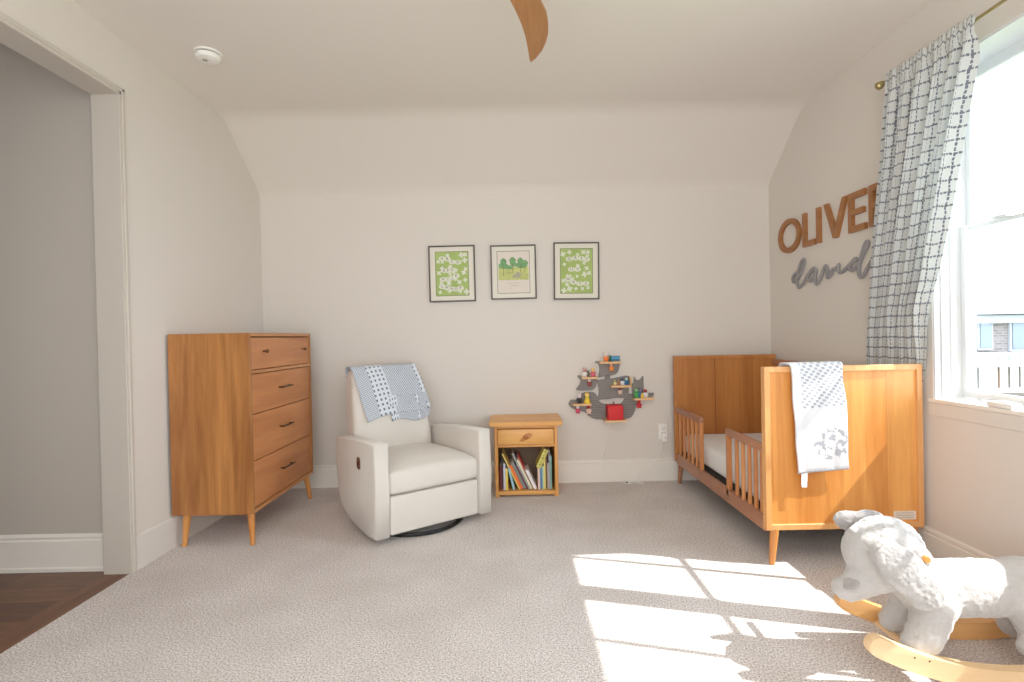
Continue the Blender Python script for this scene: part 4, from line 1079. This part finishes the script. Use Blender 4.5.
def toys():
    yf = SY-.036
    def fig(x, z, h, body, head, lab, kind='round', y=None, name='toy_figure', cat='toy', group='toy figures on the ship shelf'):
        y = yf if y is None else y
        r = thing(name, lab, cat, (x, y, z), 0, group)
        k = h/.06
        bm = B()
        if kind == 'cone':
            lathe(bm, (0, 0, 0), [(.019*k, 0), (.018*k, .012*k), (.011*k, .032*k), (.007*k, .040*k)], 16)
        elif kind == 'bus':
            box(bm, -.032*k, .030*k, -.014*k, .014*k, .006*k, .038*k, .006*k, 3)
            ball(bm, (-.02*k, -.012*k, .008*k), (.008*k, .004*k, .008*k)); ball(bm, (.02*k, -.012*k, .008*k), (.008*k, .004*k, .008*k))
        elif kind == 'book':
            box(bm, -.012*k, .012*k, -.010*k, .012*k, 0, .052*k, .002)
        else:
            ball(bm, (0, 0, .020*k), (.014*k, .012*k, .019*k), None, 14, 10); ball(bm, (-.010*k, -.004*k, .005*k), (.007*k, .009*k, .005*k), None, 10, 8); ball(bm, (.010*k, -.004*k, .005*k), (.007*k, .009*k, .005*k), None, 10, 8)
            ball(bm, (-.014*k, -.003*k, .024*k), (.005*k, .005*k, .010*k), None, 10, 8); ball(bm, (.014*k, -.003*k, .024*k), (.005*k, .005*k, .010*k), None, 10, 8)
        obj('body', bm, pmat(body), r, smooth='all', local=True)
        if kind in ('round', 'cone', 'ears', 'hat'):
            bm = ball(B(), (0, -.001, .047*k), (.0125*k, .012*k, .012*k), None, 14, 10)
            if kind == 'ears':
                ball(bm, (-.009*k, 0, .061*k), (.004*k, .003*k, .009*k), None, 8, 6); ball(bm, (.009*k, 0, .061*k), (.004*k, .003*k, .009*k), None, 8, 6)
            obj('head', bm, pmat(head), r, smooth='all', local=True)
            if kind in ('hat', 'cone'):
                obj('hair', ball(B(), (0, .002, .053*k), (.0135*k, .0125*k, .009*k), None, 12, 8), pmat((236, 190, 60) if kind == 'cone' else (232, 196, 70)), r, smooth='all', local=True)
        if kind == 'bus':
            bm = box(B(), -.028*k, .026*k, -.0155*k, -.0135*k, .020*k, .030*k, .001); obj('window_band', bm, pmat(head), r, local=True)
        return r
    fig(.694, .908, .066, (240, 120, 50), (226, 214, 208), 'small orange toy figure with pale head on the top ledge', 'ears')
    fig(.722, .908, .048, (44, 88, 60), (60, 110, 80), 'small dark green toy figure between orange figure and blue toy')
    fig(.762, .908, .064, (42, 116, 150), (70, 160, 200), 'blue toy vehicle on the top ledge', 'bus', name='toy_vehicle')
    fig(.533, .797, .062, (232, 226, 220), (196, 130, 130), 'white toy figure with pink head on the left sail ledge', 'ears')
    fig(.558, .797, .050, (92, 84, 66), (110, 96, 70), 'small dark toy figure in the middle of the left sail ledge')
    fig(.596, .797, .064, (214, 96, 110), (236, 190, 120), 'pink toy figure with yellow hat on the left sail ledge', 'hat')
    fig(.757, .731, .040, (222, 206, 150), (190, 180, 110), 'low yellow-green toy figure on the main sail ledge')
    fig(.785, .731, .040, (176, 120, 90), (190, 140, 100), 'low brown toy figure on the main sail ledge')
    fig(.812, .731, .052, (232, 236, 240), (60, 80, 110), 'white toy figure with dark blue head on the main sail ledge')
    fig(.843, .731, .056, (34, 110, 158), (190, 220, 226), 'blue toy figure with pale head at the right of the main sail ledge')
    fig(.490, .600, .070, (40, 38, 44), (232, 214, 214), 'dark toy figure with pale pink head on the bow ledge', 'ears')
    fig(.548, .600, .078, (240, 204, 50), (240, 206, 110), 'toy figure in a yellow gown on the bow ledge', 'cone')
    fig(.915, .634, .072, (70, 160, 80), (130, 190, 130), 'green toy figure on the right ledge of the ship shelf', 'round')
    fig(.945, .634, .070, (40, 110, 170), (120, 110, 140), 'blue toy figure in the middle of the right ledge', 'round')
    fig(.953, .634, .040, (244, 196, 40), (244, 196, 40), 'low yellow toy figure at the front of the right ledge', 'round', y=yf-.022)
    fig(.982, .634, .064, (236, 232, 228), (150, 40, 46), 'white toy figure with dark red head on the right ledge', 'round')
    # figures hanging under the ledges
    G = 'toy figures hanging under the ledges'
    for x, zt, h, b_, hd, lab in ((.736, .893, .058, (240, 150, 60), (240, 180, 150), 'orange toy figure hanging under the top ledge'), (.570, .782, .056, (150, 60, 50), (236, 220, 210), 'red-brown toy figure hanging under the left sail ledge'),
                              (.797, .716, .056, (226, 196, 180), (150, 60, 50), 'pale toy figure hanging under the main sail ledge'), (.478, .585, .060, (208, 70, 100), (236, 234, 232), 'pink and white toy figure hanging at the left of the bow ledge'),
                              (.560, .585, .066, (226, 190, 170), (176, 30, 40), 'red topped toy figure hanging at the right of the bow ledge'), (.936, .619, .064, (206, 30, 48), (196, 24, 40), 'red toy figure hanging under the right ledge')):
        fig(x, zt-h*1.0, h, b_, hd, lab, 'round', y=SY-.022, group=G)
    # red cube speaker
    r = thing('cube_speaker', 'red padded cube speaker on the lowest ledge of the ship shelf', 'speaker', (.745, SY-.055, .4805))
    obj('body', box(B(), -.057, .057, -.055, .052, 0, .108, .010, 4), M['red'], r, smooth='all', local=True)
    obj('seam', box(B(), -.0575, -.0570, -.030, .03, .02, .09, .0), pmat((150, 16, 24)), r, local=True)
    obj('top_plate', box(B(), -.045, .045, -.040, .040, .1075, .1095, .001), pmat((196, 30, 36)), r, local=True)
    obj('fabric_tab', box(B(), -.050, -.047, -.0562, -.0548, .062, .092, .0), pmat((120, 90, 60)), r, local=True)
    fig(.742, .591, .022, (70, 66, 60), (90, 84, 70), 'tiny dark toy figure lying on top of the red speaker', 'round', y=SY-.05)
    # cable from the speaker down to the outlet
    P = [(.720, SY-.01, .478), (.708, YB-.010, .40), (.694, YB-.008, .317), (.655, YB-.010, .20), (.650, YB-.019, .152), (.672, YB-.022, .092), (.728, YB-.026, .030), (.80, YB-.03, .008), (.83, YB-.06, .006), (.86, YB-.085, .006), (.835, YB-.10, .007), (.815, YB-.07, .009), (.87, YB-.055, .010), (.93, YB-.10, .006), (.95, YB-.07, .007), (.91, YB-.045, .009), (.90, YB-.028, .02), (.96, YB-.024, .090), (1.05, YB-.022, .150), (1.10, YB-.012, .22), (1.118, YB-.012, .262), (1.123, YB-.03, .293)]
    o = obj('power_cable', tube(B(), cr(P, 8), .0030, 6), plain('white_cable', srgb(240, 238, 232), .5), smooth='all'); recenter(o, (.83, YB-.06, .006))
    tag(o, 'thin white cable running from the red speaker to the floor and outlet', 'cable')
    obj('cable_tie', box(B(), .818, .834, YB-.082, YB-.062, .004, .014, .002), M['black'], o)
toys()

def outlet():
    r = thing('wall_outlet', 'white wall outlet plate low on the back wall beside the crib headboard', 'outlet', (1.123, YB, .37))
    obj('plate', box(B(), 1.088, 1.158, YB-.007, YB, .312, .430, .003, 2), M['white'], r, smooth=True)
    for zc in (.395, .345):
        s = obj('socket', box(B(), 1.106, 1.140, YB-.0085, YB-.006, zc-.016, zc+.016, .002), M['white'], r)
        bm = B(); box(bm, 1.114, 1.1165, YB-.0092, YB-.0083, zc-.002, zc+.009); box(bm, 1.129, 1.1315, YB-.0092, YB-.0083, zc-.002, zc+.009); box(bm, 1.121, 1.125, YB-.0092, YB-.0083, zc-.012, zc-.007)
        obj('slot', bm, M['dark'], s)
    p = thing('power_adapter', 'white plug-in power adapter in the lower socket of the outlet', 'plug', (1.125, YB-.009, .33))
    obj('housing', box(B(), 1.104, 1.146, YB-.042, YB-.009, .296, .364, .005, 3), M['white'], p, smooth=True)
    obj('indicator', lathe(B(), (1.130, YB-.042, .330), [(.004, 0), (.004, -.001)], 12, 'y'), M['dark'], p)
outlet()

# ------------------------------------------------------------------ ceiling items
def ceiling_items():
    r = thing('smoke_detector', 'round white smoke detector on the ceiling near the left wall', 'smoke detector', (-1.536, 2.715, HC))
    obj('base', lathe(B(), (-1.536, 2.715, HC), [(.066, 0), (.066, -.008), (.060, -.010)], 40), M['white'], r, smooth=True)
    obj('gap', lathe(B(), (-1.536, 2.715, HC), [(.055, -.009), (.055, -.016)], 40), M['dark'], r, smooth=True)
    obj('cover', lathe(B(), (-1.536, 2.715, HC), [(.060, -.015), (.060, -.022), (.054, -.034), (.040, -.040), (.016, -.042), (.014, -.040)], 40), M['white'], r, smooth=True)
    obj('sensor_button', lathe(B(), (-1.545, 2.702, HC), [(.012, -.040), (.012, -.044)], 20), plain('button_grey', srgb(170, 160, 150), .5), r, smooth=True)
    # fan
    hx, hy = .02, 1.58
    r = thing('ceiling_fan', 'ceiling fan with curved brown wooden blades and white hub', 'ceiling fan', (hx, hy, HC))
    obj('canopy', lathe(B(), (hx, hy, HC), [(.075, 0), (.072, -.03), (.03, -.06), (.02, -.065)], 32), M['white'], r, smooth=True)
    obj('downrod', tube(B(), [(hx, hy, HC-.05), (hx, hy, 2.34)], .013, 16), M['white'], r, smooth=True)
    obj('motor', lathe(B(), (hx, hy, 2.30), [(.04, .06), (.09, .05), (.115, .02), (.115, -.015), (.09, -.04), (.05, -.05)], 40), M['white'], r, smooth=True)
    poly = [(-.045, 1.68), (-.022, 1.75), (.000, 1.81), (.020, 1.866), (.039, 1.925), (.060, 2.001), (.077, 2.083), (.089, 2.172), (.098, 2.252), (.104, 2.288), (.126, 2.257), (.148, 2.198), (.161, 2.137), (.166, 2.073), (.162, 2.005), (.151, 1.941), (.136, 1.899), (.112, 1.83), (.085, 1.76), (.065, 1.68)]
    for k in range(3):
        bm = prism(B(), poly, lambda a, b_, d: (a, b_, d+.06*(a-.06)*((b_-1.6)*.8)), 2.294, 2.304, .002, 1)
        m4 = Matrix.Translation((hx, hy, 0)) @ Matrix.Rotation(2*pi*k/3, 4, 'Z') @ Matrix.Translation((-hx, -hy, 0))
        bmesh.ops.transform(bm, matrix=m4, verts=bm.verts)
        obj('blade', bm, M['fanwood'], r, smooth=True)
        bm = box(B(), -.028, .030, 1.64, 1.845, 2.304, 2.312, .002); 
        bmesh.ops.transform(bm, matrix=m4, verts=bm.verts); obj('blade_arm', bm, M['white'], r)
ceiling_items()

# ------------------------------------------------------------------ outside
def outside():
    g = obj('ground_outside', boxb(4.0, 60, -30, 60, -3.3, -3.1), M['grass']); struct(g)
    r = thing('neighbour_house', 'pale brick house with grey roof and white gabled dormer seen through the window', 'house', (15, 15, -3.1))
    W = pmat((150, 150, 152), .7)
    obj('wall', boxb(10.5, 24, 15.0, 22, -3.1, 1.35), M['brick'], r)
    bm = prism(B(), [(14.9, 1.55), (14.9, 1.40), (22.1, 1.40), (22.1, 1.55), (18.5, 3.1)], lambda a, b_, d: (d, a, b_), 10.2, 24.3)
    obj('roof', bm, M['roof'], r)
    obj('soffit_trim', boxb(10.2, 24.3, 14.80, 14.98, 1.20, 1.42), W, r)
    # gabled dormer / portico
    bm = prism(B(), [(13.15, 1.45), (15.35, 1.45), (15.35, 1.56), (14.25, 2.02), (13.15, 1.56)], lambda a, b_, d: (a, d, b_), 14.55, 15.5)
    d = obj('gable', bm, W, r)
    bm = prism(B(), [(13.35, 1.58), (15.15, 1.58), (14.25, 1.95)], lambda a, b_, d: (a, d, b_), 14.52, 14.56); obj('gable_panel', bm, pmat((128, 128, 132), .7), d)
    for (x0, x1, z0, z1) in ((13.30, 13.62, .50, 1.22), (14.22, 14.56, .45, 1.2), (15.2, 15.7, .4, 1.2)):
        f = obj('window', boxb(x0-.06, x1+.06, 14.93, 15.0, z0-.06, z1+.06), W, r)
        obj('pane', boxb(x0, x1, 14.90, 14.94, z0, z1), pmat((96, 104, 114), .2), f)
    obj('porch_roof', boxb(12.0, 20, 13.9, 15.0, .10, .36), pmat((104, 102, 116), .8), r)
    obj('porch_fascia', boxb(12.0, 20, 13.82, 13.9, .04, .20), W, r)
    for x in (12.6, 14.0, 15.4, 16.8): obj('porch_post', boxb(x-.09, x+.09, 13.86, 14.02, -3.1, .06), W, r)
    dr = obj('door', boxb(13.75, 14.05, 14.94, 15.0, -1.4, -.1), pmat((120, 86, 68), .7), r)
    # railing of a nearer balcony
    q = thing('porch_railing', 'white balustrade outside the window in front of the neighbouring house', 'railing', (6.9, 7.0, 0))
    z0, z1 = .22, .76
    obj('top_rail', boxb(5.2, 9.0, 6.97, 7.05, z1-.05, z1), W, q); obj('bottom_rail', boxb(5.2, 9.0, 6.98, 7.04, z0, z0+.06), W, q)
    for k in range(26):
        x = 5.3+k*.14; obj('baluster', boxb(x-.030, x+.030, 6.985, 7.035, z0+.05, z1-.04), W, q)
    for x in (5.2, 9.0): obj('post', boxb(x-.06, x+.06, 6.95, 7.07, -3.1, z1+.06), W, q)
outside()

# ------------------------------------------------------------------ light
sun = bpy.data.lights.new('sun', 'SUN'); sun.energy = 7.5; sun.angle = radians(.53); sun.color = (1, .98, .95)
so = bpy.data.objects.new('sun', sun); COL.objects.link(so)
so.rotation_euler = Vector((-1, .28, -1.205)).to_track_quat('-Z', 'Y').to_euler(); so.location = (6, 0, 6)

w = bpy.data.worlds.new('world'); S.world = w; w.use_nodes = True
bg = w.node_tree.nodes['Background']; bg.inputs[0].default_value = (.75, .89, 1, 1); bg.inputs[1].default_value = 7.3

def area(name, loc, direction, sx, sy, e, col=(1, 1, 1)):
    l = bpy.data.lights.new(name, 'AREA'); l.shape = 'RECTANGLE'; l.size = sx; l.size_y = sy; l.energy = e; l.color = col
    o = bpy.data.objects.new(name, l); COL.objects.link(o); o.location = loc
    o.rotation_euler = Vector(direction).to_track_quat('-Z', 'Y').to_euler(); return o
area('rear_fill', (0, YR+.05, 1.45), (0, 1, 0), 3.2, 2.0, 40, (.93, .965, 1))  # added fill lamp inside the rear wall, which has no window
area('overhead_fill', (0, .9, 2.56), (0, .25, -1), 2.5, 2.0, 9, (.96, .98, 1))  # added area lamp under the ceiling, stands in for bounced light
area('upward_fill', (0, -.5, .9), (0, .75, 1), 2.2, 1.0, 20, (.96, .98, 1))  # added unseen lamp behind the camera, brightens the ceiling
area('hall_light', (XL-1.2, .8, 2.55), (.0, .3, -1), 1.0, 1.0, 4.5, (1, .98, .95))

# ------------------------------------------------------------------ camera
cam = bpy.data.cameras.new('camera'); co = bpy.data.objects.new('camera', cam); COL.objects.link(co)
R_ = Vector((.999779399, .000401, -.0209998)); U_ = Vector((.0209956, .0086624, .999742)); F_ = Vector((-.0005828, .9999624, -.0086521))
m = Matrix.Identity(4)
for i in range(3):
    m[i][0] = R_[i]; m[i][1] = U_[i]; m[i][2] = -F_[i]
m.translation = Vector((0, 0, 1.10982)); co.matrix_world = m
cam.sensor_width = 36; cam.lens = 524.5975/1024*36; cam.clip_start = .02; cam.clip_end = 200
S.camera = co
S.view_settings.view_transform = 'Standard'; S.view_settings.look = 'None'; S.view_settings.exposure = 0.42; S.view_settings.gamma = 1.12
S.cycles.max_bounces = 10; S.cycles.diffuse_bounces = 6; S.cycles.transparent_max_bounces = 12
S.cycles.use_denoising = True; S.cycles.sample_clamp_indirect = 8
